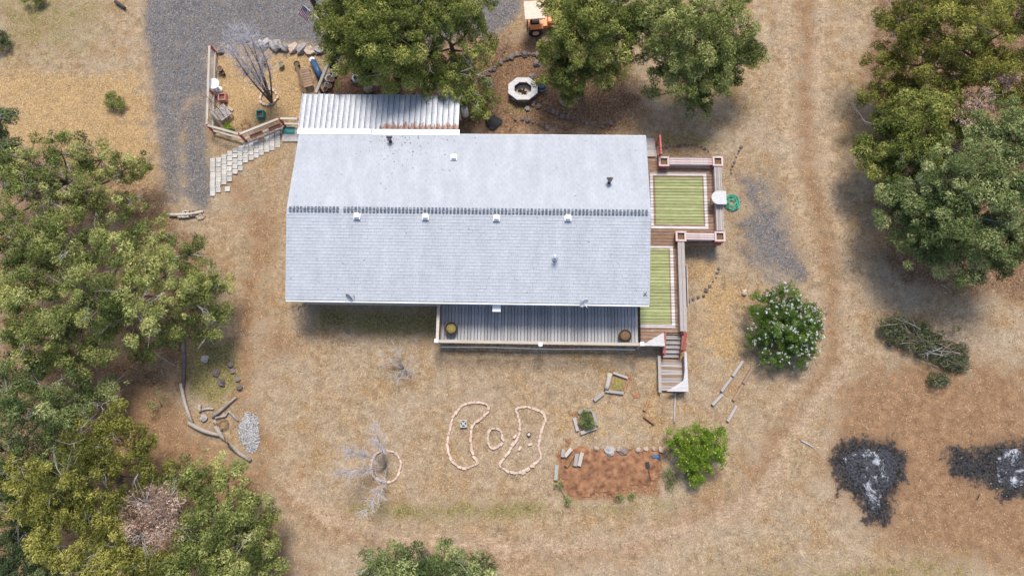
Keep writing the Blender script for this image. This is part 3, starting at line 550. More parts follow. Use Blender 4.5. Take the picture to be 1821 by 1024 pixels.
tree('huge spreading green juniper reaching toward the paved path end', (220, 530), [(70, 470, 52, 5.5), (145, 430, 48, 5.8), (95, 410, 36, 5), (225, 445, 50, 5.6), (295, 490, 48, 4.8), (345, 535, 42, 3.6), (335, 455, 32, 3.4), (280, 420, 30, 3), (160, 520, 58, 6.4), (75, 555, 52, 5.5), (240, 550, 56, 5.4), (310, 580, 38, 3.4), (120, 600, 42, 4.5), (40, 600, 42, 4.8), (372, 590, 24, 2.4), (15, 520, 40, 5.2), (195, 600, 40, 3.8), (80, 640, 30, 3.4), (20, 440, 40, 5), (150, 640, 30, 3), (390, 560, 22, 2.4), (385, 500, 24, 2.6), (30, 560, 40, 5), (360, 495, 28, 3), (265, 620, 26, 2.6)], f_light, .6, dead=60)
tree('hazy blue-green juniper below the huge spreading one', (120, 730), [(30, 685, 46, 4.6), (90, 690, 42, 4), (45, 750, 48, 5.4), (115, 755, 40, 4), (10, 800, 40, 5), (150, 700, 26, 2.6), (70, 810, 36, 4.6), (15, 720, 40, 5), (100, 830, 30, 4), (180, 720, 24, 2.2), (150, 745, 26, 3), (0, 650, 30, 4), (200, 690, 20, 2)], f_blue, .5, dead=30)
tree('yellow-olive clumpy juniper beside the dead pinkish one', (210, 850), [(150, 785, 34, 4.5), (200, 755, 32, 4), (245, 790, 30, 3.4), (55, 860, 38, 6), (115, 850, 42, 6), (190, 825, 26, 4.2), (255, 825, 30, 3.4), (85, 905, 42, 6), (160, 885, 34, 5), (95, 965, 34, 5.6), (165, 930, 32, 5), (215, 880, 26, 4), (130, 900, 36, 5), (40, 900, 34, 5), (200, 920, 28, 4.4), (30, 830, 30, 5), (285, 850, 26, 3.2), (180, 800, 30, 4)], f_olive, .75, dead=40)
tree('light green juniper at the bend of the dirt track', (410, 905), [(350, 850, 38, 4.4), (405, 855, 34, 4), (445, 895, 38, 3.8), (395, 915, 46, 5.2), (350, 960, 40, 5), (455, 945, 38, 3.8), (420, 985, 46, 4.8), (360, 1010, 45, 5.2), (475, 1000, 32, 3.6), (320, 1000, 32, 5), (345, 905, 30, 4.4), (310, 860, 24, 3.6), (480, 925, 22, 3), (400, 1030, 40, 5), (490, 970, 20, 2.6), (330, 965, 26, 4.4)], f_light, .75, dead=20)
tree('dead juniper with pinkish brown needles and white twigs', (315, 905), [(265, 905, 34, 5.6), (300, 930, 36, 5.6), (255, 950, 26, 5.4), (300, 890, 24, 5)], f_dead, .8, nper=110, name='dead_juniper_tree', dead=26)
tree('dark blue-green juniper under the yellow-olive clumpy one', (90, 925), [(15, 880, 36, 3.8), (70, 980, 34, 4), (10, 840, 30, 3.6), (45, 945, 42, 4.2), (15, 1000, 44, 4.6), (80, 1015, 32, 4)], f_dark, 1)
tree('yellowish juniper crowding the dead pinkish one', (240, 960), [(150, 1000, 36, 5.4), (205, 1005, 40, 5.4), (255, 1000, 30, 5), (215, 970, 28, 5), (290, 1015, 26, 5)], f_olive, 1.0)
tree('pale blue-green juniper standing alone below the brick beds', (755, 985), [(665, 1005, 26, 3.6), (700, 1000, 34, 4.8), (750, 1008, 34, 4.6), (798, 995, 30, 4.8), (850, 1008, 26, 4), (780, 1035, 40, 5), (710, 1040, 40, 5), (840, 1040, 34, 4.4)], f_blue, .95, dead=10)
# (ground shrubs at the field corner follow below)
# shrubs
def shrub(name, label, base, lobes, fmat, nper=520, leaf=.075, dens=3.2, group=None):
    B = at(*base); root = empty(name, B, 0, label, 'bush', group); cs, rs, ts = [], [], []; wood = MB()
    for x, y, r, z in lobes:
        c_ = np.array(at(x, y, z)); r = r / ppm(x, y, z); wood.tube(curve((0, 0, -.05), Vector(c_) - B, 0, 4), .035, .012, 5)
        for k in range(max(4, int(18 * r * r * dens))):
            u = rng.normal(size=3); u /= np.linalg.norm(u); u[2] = abs(u[2]) if rng.random() < .75 else u[2]
            p = c_ + u * np.array([1, 1, .8]) * r * rng.uniform(.5, 1); p[2] = max(p[2], .12); cs.append(p); rs.append(rng.uniform(.13, .28)); ts.append(rng.uniform(.1, .9))
        for k in range(int(9 * r)): u = rng.normal(size=3); u /= np.linalg.norm(u); p = c_ + u * np.array([1, 1, .7]) * r * 1.18; p[2] = max(p[2], .1); cs.append(p); rs.append(rng.uniform(.08, .14)); ts.append(rng.uniform(.3, .95))
    wood.build('stems', m_bark, root); foliage_obj('foliage', cs, rs, nper, leaf, fmat, root, ts); return root, cs, rs
f_bush = fm('glossy_bush_leaf', (.03, .065, .010), (.09, .16, .022), (.20, .30, .055))
f_lime = fm('bright_bush_leaf', (.06, .115, .010), (.165, .27, .025), (.36, .45, .06))
m_petal = tint_mat('white_blossom', [(.74, .70, .74), (.84, .82, .82), (.86, .85, .80)], .7, .2); m_yel = tint_mat('yellow_fruit', [(.62, .50, .05), (.74, .62, .08), (.80, .74, .30)], .6, .1)
b, cs, rs = shrub('flowering_bush', 'round dark green bush dotted with white blossom', (1398, 612), [(1355, 550, 32, 1.1), (1400, 535, 34, 1.4), (1432, 560, 30, 1.2), (1350, 595, 28, .9), (1395, 590, 38, 1.6), (1430, 605, 30, 1.1), (1375, 625, 30, .9), (1415, 628, 26, .9), (1440, 585, 24, .9), (1385, 565, 34, 1.3), (1415, 580, 34, 1.3)], f_bush)
fc = [c_ + np.array([rng.normal(0, .08), rng.normal(0, .08), r + .01]) for c_, r in zip(cs, rs) if rng.random() < .5 and c_[2] > .55]
fc = [f + rng.normal(0, .07, 3) for f in fc for q in range(2)]
foliage_obj('blossoms', fc, [.06] * len(fc), 420, .065, m_petal, b)['kind'] = 'stuff'
b, cs, rs = shrub('fruiting_bush', 'bright green bush speckled with yellow beside the red soil bed', (1240, 825), [(1205, 790, 24, .9), (1240, 780, 28, 1.2), (1272, 775, 20, 1), (1225, 815, 26, 1), (1265, 810, 26, 1.1), (1245, 838, 22, .7), (1200, 775, 14, .8), (1240, 805, 28, 1.1), (1282, 795, 14, .8), (1230, 850, 14, .5)], f_lime, dens=2.6)
fc = [c_ + np.array([rng.normal(0, .08), rng.normal(0, .08), r]) for c_, r in zip(cs, rs) if rng.random() < .35 and c_[2] > .6]
foliage_obj('yellow_fruit', fc, [.035] * len(fc), 700, .055, m_yel, b)['kind'] = 'stuff'
shrub('small_shrub', 'small bright green shrub alone in the straw field', (207, 186), [(203, 178, 13, .35), (213, 188, 10, .25)], f_light, dens=4)
shrub('small_shrub', 'low green shrubs at the far grassy corner of the straw field', (62, 4), [(55, 0, 14, .4), (75, 2, 12, .3)], f_light, dens=3)
shrub('small_shrub', 'dark green shrub in the long grass of the straw field', (2, 75), [(0, 72, 16, .4), (8, 82, 10, .3)], f_dark, dens=3)
shrub('small_shrub', 'grey-green sprig growing near the dark curved log', (287, 722), [(283, 712, 15, .6), (272, 725, 12, .4)], f_blue, dens=1.5, nper=200)
shrub('small_shrub', 'low green tuft inside the fence corner beside the slatted chair', (409, 227), [(409, 226, 8, .25)], f_lime, dens=6)
for lab, b_, lb in (('small pale sage tuft below the middle of the red soil bed', (1102, 886), [(1102, 884, 7, .2)]), ('tiny pale sage tuft below the red soil bed near its centre', (1124, 880), [(1124, 879, 5, .15)]),
    ('low green weeds at the lower board end of the red soil bed', (1008, 893), [(1006, 890, 9, .15), (992, 862, 6, .15)]), ('pale grey-green grass clump between the red soil bed and the fruiting bush', (1188, 850), [(1186, 842, 10, .2), (1196, 858, 10, .2)])):
    shrub('small_shrub', lab, b_, lb, f_blue, dens=2.2, nper=260)
# bare trees
def bare(name, label, base, tips, r0, twigs, spread, ma, fork=.35, cat='tree'):
    B = at(*base); root = empty(name, B, 0, label, cat); lo = MB(); tw = MB()
    for x, y, z in tips:
        e = at(x, y, z) - B; pth = curve((0, 0, -.05), e, .12, 7); lo.tube(pth, r0, r0 * .22, 6)
        for k in range(twigs):
            i = random.choice((2, 3, 3, 4, 4, 5, 5, 6, 6)); s = pth[i]; dv = (e.normalized() * .9 + Vector((random.gauss(0, .65), random.gauss(0, .65), random.gauss(.15, .4)))).normalized() * spread * random.uniform(.4, 1)
            p2 = curve(s, s + dv, .03, 4); tw.tube(p2, r0 * .16 + .004, .004, 4)
            for j in range(7):
                q = p2[1 + j % 3]; d2 = (dv.normalized() + Vector((random.gauss(0, .7), random.gauss(0, .7), random.gauss(0, .5)))).normalized() * spread * .4 * random.uniform(.4, 1); tw.tube([q, q + d2 * .5 + Vector((0, 0, .02)), q + d2], .0065, .003, 3)
    lo.build('trunk', m_darktwig if ma is m_twig and 'tall' in label else ma, root, True); tw.build('twigs', m_paletwig if ma is m_twig else ma, root)['kind'] = 'stuff'; return root
bare('bare_tree', 'leafless tall tree rising from the brick ring inside the fenced yard', (483, 183), [(432, 78, 4.6), (446, 62, 4.8), (415, 95, 4.2), (460, 80, 4), (428, 60, 4.4), (405, 75, 3.8)], .06, 60, .8, m_twig)
bare('bare_tree', 'leafless pale tree leaning out of the round brick ring on the lawn', (687, 829), [(605, 842, 2.6), (652, 905, 2.4), (668, 765, 2.2), (625, 805, 2.4)], .045, 40, .8, m_twig)
bare('bare_shrub', 'pale leafless shrub alone on the lawn near the porch end', (718, 656), [(680, 632, .9), (700, 612, .9), (690, 628, 1.0), (705, 620, 1.0), (684, 648, .9), (728, 640, .8), (735, 662, .7), (710, 675, .5), (695, 668, .7), (722, 672, .5)], .025, 7, .45, m_twig, cat='shrub')
bare('bare_shrub', 'dark leafless shrub sprawling over the fence corner', (408, 224), [(345, 158, 1.6), (380, 185, 1.5), (398, 190, 1.3), (372, 215, 1.2), (440, 235, .6)], .02, 6, .5, m_darktwig, cat='shrub')
bare('bare_shrub', 'thin dark leafless shrub above the curved row of rocks', (897, 95), [(905, 62, .8), (890, 80, .7), (880, 82, .5)], .018, 5, .35, m_darktwig, cat='shrub')
bare('bare_shrub', 'brown dead shrub at the house corner below the eave', (536, 545), [(522, 538, .3), (545, 540, .35), (530, 552, .3), (548, 550, .3), (520, 548, .25)], .012, 9, .22, m_bark, cat='shrub')
# ------------------------------------------------------------------ rocks
def rock_mesh(i, ma):
    b = bmesh.new(); bmesh.ops.create_icosphere(b, subdivisions=2, radius=1)
    for v in b.verts:
        n_ = mnoise.noise(v.co * 1.3 + Vector((i * 7.1, i * 3.3, 0))); n2_ = mnoise.noise(v.co * 3 + Vector((i, 0, i * 5))); v.co *= 1 + .55 * n_ + .3 * n2_; v.co.z *= .62
    me = bpy.data.meshes.new('rock'); b.to_mesh(me); b.free(); me.materials.append(ma); return me
RM = {k: [rock_mesh(i, ma) for i in range(5)] for k, ma in (('lava', m_rock), ('grey', m_greyrock), ('tan', m_tanrock))}
def rock(px, py, rpx, kind, label, group=None):
    p = at(px, py); r = rpx / ppm(px, py); p.z = r * .32
    return tag(place('rock', random.choice(RM[kind]), None, p, (0, 0, random.uniform(0, 6.3)), (r, r * random.uniform(.7, 1.1), r * random.uniform(.8, 1.1))), label, 'rock', group)
def row(pts, step, rpx, kind, label, group, jit=2):
    for (x0, y0), (x1, y1) in zip(pts[:-1], pts[1:]):
        L_ = math.hypot(x1 - x0, y1 - y0); n = max(1, round(L_ / step))
        for i in range(n): f = i / n; rock(x0 + (x1 - x0) * f + random.gauss(0, jit * .5), y0 + (y1 - y0) * f + random.gauss(0, jit * .5), rpx * random.uniform(.55, 1.25), kind, label, group)
row([(866, 133), (884, 117), (904, 106), (918, 98), (940, 97), (985, 97)], 8.5, 5, 'lava', 'dark lava rock in the curved row above the fire pit', 'rocks in the row above the fire pit')
row([(946, 180), (949, 188), (968, 195), (991, 204), (1027, 215), (1061, 224), (1086, 220), (1103, 209), (1106, 196)], 9, 4.6, 'lava', 'dark lava rock edging the bed under the junipers', 'rocks edging the bed under the junipers')
row([(917, 212), (938, 215), (958, 221), (985, 231)], 9, 4, 'lava', 'small dark rock in the short row near the roof edge', 'rocks in the short row near the roof')
row([(1178, 263), (1212, 257), (1240, 257), (1267, 271)], 7, 2.6, 'lava', 'small dark rock in the line north of the deck bench', 'rocks in the line by the deck')
row([(1318, 262), (1308, 280), (1296, 315)], 7, 2.6, 'lava', 'small dark rock trailing down to the hose', 'rocks trailing to the hose')
row([(1225, 535), (1250, 525), (1268, 500), (1282, 470)], 9, 3, 'lava', 'small brown rock in the line off the lower deck', 'rocks in the line off the lower deck')
row([(392, 91), (405, 87), (428, 92)], 10, 6, 'lava', 'dark rock at the fence head of the stone border', 'dark rocks of the stone border')
for x, y, r, k in ((462, 80, 8, 'grey'), (476, 78, 9, 'grey'), (492, 82, 12, 'grey'), (508, 86, 8, 'grey'), (523, 88, 9, 'tan'), (538, 90, 10, 'grey'), (552, 92, 9, 'tan'), (566, 92, 9, 'grey')): rock(x, y, r, k, {'grey': 'grey boulder in the stone border between driveway and yard', 'tan': 'tan boulder in the stone border between driveway and yard'}[k], k + ' boulders of the stone border')
rock(660, 152, 15, 'tan', 'large tan boulder beside the mower at the juniper edge'); rock(955, 114, 7, 'lava', 'dark round rock alone inside the curved row'); rock(946, 137, 6, 'lava', 'dark rock just above the fire pit rim')
rock(1000, 182, 7, 'grey', 'grey rock alone in the bed under the junipers'); rock(938, 194, 5, 'grey', 'pale flat rock below the fire pit'); rock(1324, 520, 6, 'tan', 'reddish rock beside the flowering bush'); rock(868, 150, 9, 'grey', 'grey boulder at the foot of the bare-branched juniper')
rock(365, 638, 7, 'grey', 'pale white rock in the mossy log-edged bed')
for x, y, r in ((385, 662, 7), (395, 679, 8), (410, 648, 6), (414, 660, 5), (423, 674, 5), (427, 690, 5)): rock(x, y, r, 'lava', 'dark rock in the mossy log-edged bed', 'dark rocks in the mossy bed')
rock(364, 743, 7, 'grey', 'grey pointed rock between the driftwood branches')
for x, y, r in ((1060, 797, 5), (1101, 799, 5), (1135, 800, 5), (1149, 798, 4), (1163, 797, 4), (1176, 799, 5)): rock(x, y, r, 'tan', 'tan rock along the top of the red soil bed', 'tan rocks along the red soil bed')
rock(1084, 802, 9, 'grey', 'big grey rock on the red soil bed edge'); rock(1108, 801, 8, 'lava', 'dark rock on the red soil bed edge')
# heaps
def heap(name, poly, h, ma, label, cat, parent=None, kind=None, seed=0, res=.12):
    P = P2(poly); lo = P.min(0) - .1; hi = P.max(0) + .1; xs = np.arange(lo[0], hi[0], res); ys = np.arange(lo[1], hi[1], res); X, Y = np.meshgrid(xs, ys)
    d = -sd_poly(X, Y, P) - (.3 if 'burn' in name else 0); nz = np.array([mnoise.noise(Vector((x * 1.6 + seed, y * 1.6, seed))) + .6 * mnoise.noise(Vector((x * 5, y * 5, seed))) for x, y in zip(X.ravel(), Y.ravel())]).reshape(X.shape)
    m_ = min(.8, (P.max(0) - P.min(0)).min() * .4); Z = h * np.clip((d + nz * .16) / m_, -.3, 1) * (1 + .3 * nz) - .012; ok = d + nz * .22 > -.04
    id_ = np.arange(X.size).reshape(X.shape); q = np.stack([id_[:-1, :-1], id_[:-1, 1:], id_[1:, 1:], id_[1:, :-1]], -1).reshape(-1, 4); q = q[ok.ravel()[q].all(1)]
    used = np.unique(q); re_ = np.full(X.size, -1); re_[used] = np.arange(len(used)); V = np.stack([X.ravel(), Y.ravel(), Z.ravel()], -1)[used]
    o = place(name, fast_mesh(name, V, re_[q], ma), parent); return tag(o, label, cat, kind=kind)
def ash_mat(name, lo, hi):
    t = NT(name); W = t.coord('World'); n1 = t.noise(W, 1.1, 12, .78, .5); n3 = t.noise(W, 9, 5, .7)
    c = t.mix(t.rng(n3, .35, .65), (.010, .011, .014), (.085, .085, .095)); c = t.mix(t.rng(n1, lo, hi, 0, 1), c, t.mix(t.rng(n3, .35, .65), (.20, .21, .24), (.60, .61, .63))); t.bump(n3, .5, .03); return t.out(c, .95, 0, .1)
m_ash = ash_mat('burnt_ash', .535, .60)
a1 = heap('burn_pile', [(1495, 797), (1530, 784), (1585, 790), (1612, 822), (1600, 865), (1578, 885), (1584, 918), (1545, 925), (1530, 888), (1505, 860), (1490, 825)], .06, m_ash, 'round black burn pile streaked with white ash', 'ash pile', seed=2)
a2 = heap('burn_pile', [(1765, 790), (1800, 782), (1860, 800), (1860, 865), (1795, 885), (1768, 860), (1758, 825)], .06, m_ash, 'black and white burn pile past the brush heap, next to the smaller scorch', 'ash pile', seed=9)
a3 = heap('burn_pile', [(1690, 795), (1720, 800), (1750, 820), (1752, 845), (1715, 848), (1690, 825)], .03, m_char, 'small black scorched heap joining the larger burn pile', 'ash pile', seed=5)
for px, py, own in ((1550, 850, a1), (1795, 830, a2), (1720, 822, a3)):
    for i in range(9):
        p = at(px + random.gauss(0, 22), py + random.gauss(0, 20), .1); a_ = random.uniform(0, 6.3); l = random.uniform(.15, .45); dv = Vector((math.cos(a_), math.sin(a_), .1)) * l
        MB().tube([p, p + dv * .5 + Vector((0, 0, .02)), p + dv], .03, .015, 5).build('charred_stick', m_char, own)
heap('soil_bed', [(998, 797), (1050, 796), (1110, 800), (1178, 804), (1174, 840), (1160, 862), (1128, 866), (1090, 880), (1060, 874), (1035, 888), (1012, 884), (1000, 868), (994, 830)], .1, m_redsoil, 'bare red soil bed with loose boards beside the fruiting bush', 'garden bed', seed=4)
gp = [(436, 732), (455, 738), (463, 783), (453, 806), (440, 803), (425, 778), (425, 757)]
heap('gravel_pile', gp, .16, m_greyrock, 'grey gravel heap beside the long weathered log', 'gravel pile', seed=6)
P = P2(gp); X = rng.uniform(P[:, 0].min(), P[:, 0].max(), 2600); Y = rng.uniform(P[:, 1].min(), P[:, 1].max(), 2600); kk = sd_poly(X, Y, P) < rng.uniform(-.2, .1, 2600)
m_peb2 = tint_mat('pale_gravel_stones', [(.18, .17, .17), (.34, .33, .33), (.48, .46, .45), (.60, .58, .57)], transl=0)
X, Y = X[kk], Y[kk]; pebbles('loose_stones', X, Y, np.clip(-sd_poly(X, Y, P) * .3, 0, .16) + .02, .05, m_peb2, 'pale grey stones of the gravel heap', 'gravel')
heap('mulch_mound', [(862, 218), (868, 206), (880, 203), (891, 210), (893, 222), (885, 232), (870, 231)], .2, m_char, 'round black mulch mound by the lean-to corner', 'mound', seed=8)
# ------------------------------------------------------------------ logs and timbers
def log(pts, wpx, ma, label, cat='log', name='log', group=None, z=None, n=8, taper=.8):
    p0 = at(*pts[0]); r = wpx * (1 if name == 'timber' or 'pipe' in name else 1.3) / ppm(*pts[0]) / 2; zz = r * .9 if z is None else z
    P_ = [at(*p) + Vector((0, 0, zz)) - p0 for p in pts]
    if len(P_) == 2: P_ = curve(P_[0], P_[1], 0, 5) if name != 'timber' else P_
    if name == 'timber':
        v = P_[1] - P_[0]; o = MB().box((0, 0, 0), (v.length, 2 * r, min(2 * r, .16))).build(name, ma, None, bevel=.008, loc=p0 + (P_[0] + P_[1]) / 2 - Vector((0, 0, zz - .07 if z is None else 0)), rot=(0, 0, math.atan2(v.y, v.x)))
    else: o = MB().tube(P_, r, r * taper, n).build(name, ma, None, True, loc=p0)
    return tag(o, label, cat, group)
log([(326, 598), (329, 640), (327, 692)], 5, m_darktwig, 'dark curved log edging the mossy bed'); log([(323, 682), (343, 751)], 5, m_log, 'thin grey log continuing the dark curved log')
log([(336, 751), (397, 774)], 6, m_log, 'grey log lying between the thin log and the longest log'); log([(384, 758), (447, 818)], 6, m_log, 'long weathered log leading to the gravel heap end')
log([(378, 741), (392, 731), (404, 721), (421, 705)], 5, m_log, 'crooked grey driftwood branch above the rusty hoop', 'branch', 'branch'); log([(384, 743), (402, 739), (408, 731), (424, 748)], 3.5, m_twig, 'bent pale branch arching over the rusty hoop', 'branch', 'branch')
log([(360, 729), (380, 727)], 3, m_twig, 'short pale stick beside the grey pointed rock', 'branch', 'branch'); log([(356, 720), (357, 732)], 5, m_log, 'short grey stub of wood in the mossy bed'); log([(381, 747), (396, 764)], 4, m_log, 'short stick leaning on the long weathered log', 'branch', 'branch')
h_ = MB()
for k in range(3): h_.tube([(.25 * math.cos(a_), .25 * math.sin(a_), .05 + k * .09) for a_ in np.linspace(0, 6.283, 20)], .012, .012, 5)
for a_ in (0, 1.57, 3.14, 4.71): h_.tube([(.25 * math.cos(a_), .25 * math.sin(a_), 0), (.25 * math.cos(a_), .25 * math.sin(a_), .3)], .01, .01, 5)
hm = h_.mesh('wire_hoop', m_rust); tag(place('wire_hoop', hm, None, at(399, 753)), 'rusty round wire hoop among the driftwood', 'wire hoop'); tag(place('wire_hoop', hm, None, at(438, 224)), 'rusty round wire hoop inside the fence corner', 'wire hoop')
log([(302, 383), (363, 377)], 5, m_palewood, 'pale log across the driveway end'); log([(318, 387), (330, 386)], 4, m_palewood, 'short half log in front of the pale driveway log')
log([(207, 5), (224, 17)], 5, m_dark, 'short dark log on the grass beside the driveway'); log([(1424, 783), (1446, 795)], 2.5, m_twig, 'thin pale stick lying on the open dirt', 'branch', 'branch')
for a_, b_, lab in (((1320, 642), (1302, 669), 'bush-end'), ((1300, 671), (1282, 696), 'middle'), ((1284, 701), (1266, 720), 'far-end')): log([a_, b_], 5, m_grey, lab + ' weathered board of the outer edging line near the flowering bush', 'timber', 'timber')
for a_, b_, lab in (((1337, 654), (1321, 682), 'brown bush-end'), ((1320, 684), (1303, 712), 'brown middle'), ((1309, 721), (1293, 749), 'grey last')): log([a_, b_], 5, m_brown if 'brown' in lab else m_grey, lab + ' board of the inner edging line running to the fruiting bush', 'timber', 'timber')
log([(1200.6, 699), (1199, 752)], 3, m_conc, 'thin pale pipe running from the landing to the fruiting bush', 'pipe', 'pipe', taper=1)
log([(1084, 664), (1078, 692)], 8, m_palewood, 'thick pale log on the tumbled timber bed'); log([(1056, 712), (1073, 699)], 6, m_grey, 'loose board pointing away from the tumbled timber bed', 'timber', 'timber')
log([(1076, 695), (1109, 699)], 5, m_grey, 'grey timber along the bottom of the tumbled bed', 'timber', 'timber'); log([(1090, 663), (1116, 672)], 4, m_grey, 'grey timber along the top of the tumbled bed', 'timber', 'timber'); log([(1117, 674), (1109, 697)], 4, m_rust, 'rotten orange timber closing the tumbled bed', 'timber', 'timber')
heap('weedy_soil', [(1090, 667), (1114, 675), (1108, 695), (1084, 692)], .08, m_moss, 'weedy patch inside the tumbled timber bed', 'garden bed', seed=12)
for a_, b_, lab in (((1021, 742), (1027, 766), 'left'), ((1032, 770), (1060, 760), 'bottom'), ((1055, 733), (1061, 757), 'right'), ((1028, 733), (1052, 729), 'top')):
    log([a_, b_], 6, m_grey, {'left': 'pale', 'bottom': 'thick grey', 'right': 'upright grey', 'top': 'rotten short'}[lab] + ' timber framing the five-sided bed with a grey shrub', 'timber', 'timber')
shrub('small_shrub', 'grey-green low shrub filling the five-sided timber bed', (1043, 750), [(1040, 745, 13, .3), (1048, 755, 9, .2)], f_blue, dens=3)
for a_, b_, lab in (((1145, 730), (1154, 711), 'brick-red rotten board by the landing pipe'), ((1145, 739), (1164, 753), 'brown rotten board in the faint square near the landing pipe')): log([a_, b_], 5, m_rust, lab, 'timber', 'timber')
for x, y, lab in ((1119, 672, 'tumbled bed corner'), (1129, 703, 'open lawn below the tumbled bed'), (1010, 785, 'end of the red soil bed'), (1020, 738, 'five-sided bed corner')): heap('rotten_wood', [(x - 6, y - 5), (x + 5, y - 6), (x + 7, y + 4), (x - 3, y + 6)], .06, m_rust, 'crumbled orange rotten wood at the ' + lab, 'debris', seed=x, res=.05)
for a_, b_, ma, lab in (((1002, 798), (1000, 812), m_grey, 'short grey board at the corner of the red soil bed'), ((1016, 797), (1004, 811), m_palewood, 'pale wide board on the red soil bed corner'), ((1020, 806), (1006, 829), m_rust, 'orange rotten board on the red soil bed'), ((1026, 806), (1022, 828), m_grey, 'grey board next to the orange rotten one'), ((1035, 804), (1029, 828), m_palewood, 'pale weathered board farthest in on the red soil'), ((990, 826), (988, 853), m_grey, 'grey board standing clear at the end of the red soil bed')): log([a_, b_], 6.5, ma, lab, 'timber', 'timber', z=.14)
tp_ = heap('blue_tarp', [(1150, 808), (1172, 805), (1180, 812), (1176, 821), (1160, 821), (1149, 816)], .16, m_blue, 'crumpled dark blue tarp on the red soil bed', 'tarp', seed=3, res=.06)
sp_ = empty('garden_spade', at(1154, 838, .14), R(100), 'black garden spade lying on the red soil bed', 'spade'); MB().tube([(-.45, 0, 0), (.2, 0, .02)], .018, .018, 6).build('handle', m_dark, sp_); MB().box((.34, 0, .02), (.28, .2, .015)).build('blade', m_black, sp_)
# ------------------------------------------------------------------ bricks and pavers
brk_me = MB().box((0, 0, 0), (.225, .115, .085)).mesh('brick', m_brick, bevel=.008)
def brick_ring(name, label, pts, closed=True, step=7.7, group='brick garden borders'):
    P_ = [at(*p) for p in pts]; c0 = sum(P_, Vector()) / len(P_); root = empty(name, c0, 0, label, 'brick border', group)
    k = len(pts); L_ = []
    for i in range(k if closed else k - 1):
        p0, p1, p2, p3 = (Vector(pts[(i + j) % k] if closed else pts[max(0, min(k - 1, i + j))]) for j in (-1, 0, 1, 2))
        for s in range(12):
            u = s / 12; L_.append(.5 * ((2 * p1) + (p2 - p0) * u + (2 * p0 - 5 * p1 + 4 * p2 - p3) * u * u + (3 * p1 - p0 - 3 * p2 + p3) * u ** 3))
    L_.append(Vector(pts[0] if closed else pts[-1])); acc = 0; nxt = step * .5
    for a_, b_ in zip(L_[:-1], L_[1:]):
        sl_ = (b_ - a_).length
        while nxt <= acc + sl_ and sl_ > 0:
            q = a_.lerp(b_, (nxt - acc) / sl_); w0 = at(*q); w1 = at(*(q + (b_ - a_).normalized())); v = w1 - w0
            place('brick', brk_me, root, w0 - c0 + Vector((random.gauss(0, .012), random.gauss(0, .012), .03 + random.uniform(-.02, .014))), (random.gauss(0, .09), random.gauss(0, .08), math.atan2(v.y, v.x) + random.gauss(0, .13)), (random.uniform(.88, 1.1), random.uniform(.8, 1.25), 1)); nxt += step
        acc += sl_
    return root
Z4 = lambda l: [(780 + x / 6.023, 690 + y / 6.023) for x, y in l]
brick_ring('brick_border', 'larger kidney-shaped pale brick border around a patterned block', Z4([(400, 152), (490, 165), (540, 225), (470, 310), (385, 375), (352, 450), (350, 600), (375, 725), (415, 800), (340, 840), (260, 858), (160, 800), (110, 700), (98, 560), (125, 430), (160, 310), (240, 200), (320, 160)]))
brick_ring('brick_border', 'small oval pale brick ring between the two kidney-shaped borders', Z4([(610, 430), (670, 460), (680, 530), (685, 585), (635, 625), (575, 645), (535, 590), (525, 510), (550, 450)]))
brick_ring('brick_border', 'broken kidney-shaped pale brick border around a small stump', Z4([(950, 200), (1040, 225), (1120, 270), (1142, 340), (1110, 430), (1092, 500), (1072, 590), (1080, 660), (1095, 740), (1040, 800), (960, 850), (880, 900), (800, 905), (710, 870), (655, 815), (720, 720), (800, 610), (860, 500), (870, 390), (845, 280), (825, 235), (870, 205)]))
brick_ring('brick_border', 'round pale brick ring around the leaning leafless tree', [(560 + x / 3.012, 600 + y / 3.012) for x, y in [(380, 607), (430, 618), (458, 660), (455, 710), (420, 765), (370, 770), (318, 745), (302, 690), (315, 640), (345, 613)]])
brick_ring('brick_border', 'pale brick ring around the leafless tall tree in the fenced yard', [(360 + x / 5.12, 60 + y / 5.12) for x, y in [(625, 510), (670, 540), (685, 590), (640, 640), (585, 650), (535, 630), (528, 580), (560, 525)]])
for x, y, rz in [(915.5, 776, .9), (924.5, 797, 1.0), (942.5, 790, .3), (911, 789, .9), (931, 841, .5), (939, 835, .6), (951, 823, .4), (947, 829, .2)]: tag(place('brick', brk_me, None, at(x, y) + Vector((0, 0, .04)), (0, 0, rz)), 'stray pale brick lying at the broken kidney-shaped border', 'brick', 'stray bricks at the broken border')
st = empty('tree_stump', at(940.5, 772), 0, 'small cut stump inside the broken kidney-shaped border', 'stump'); MB().lathe([(.13, -.02), (.1, .1), (.095, .2), (.08, .21)], 12).build('bark', m_dark, st, True); MB().lathe([(.078, .212), (.07, .216)], 12).build('cut_face', m_palewood, st)
def screen_block(px, py, rz, label):
    b = empty('patterned_block', at(px, py), rz, label, 'block', 'patterned concrete blocks'); s = .38; f = MB()
    for x, y, lx, ly in ((0, s / 2 - .02, s, .04), (0, -s / 2 + .02, s, .04), (s / 2 - .02, 0, .04, s - .08), (-s / 2 + .02, 0, .04, s - .08)): f.box((x, y, .08), (lx, ly, .16))
    f.build('frame', m_paver, b); MB().box((0, 0, .03), (s - .08, s - .08, .05)).build('recess', m_dark, b); g_ = MB()
    for k in range(4): a_ = k * math.pi / 2 + math.pi / 4; g_.box((.12 * math.cos(a_), .12 * math.sin(a_), .1), (.12, .06, .1), rz=a_)
    g_.lathe([(.07, .05), (.07, .15)], 12)
    g_.build('spokes', m_paver, b)
screen_block(824.5, 753, .06, 'white patterned block inside the larger kidney-shaped border'); screen_block(332, 382, .1, 'white patterned block on the pale driveway log')
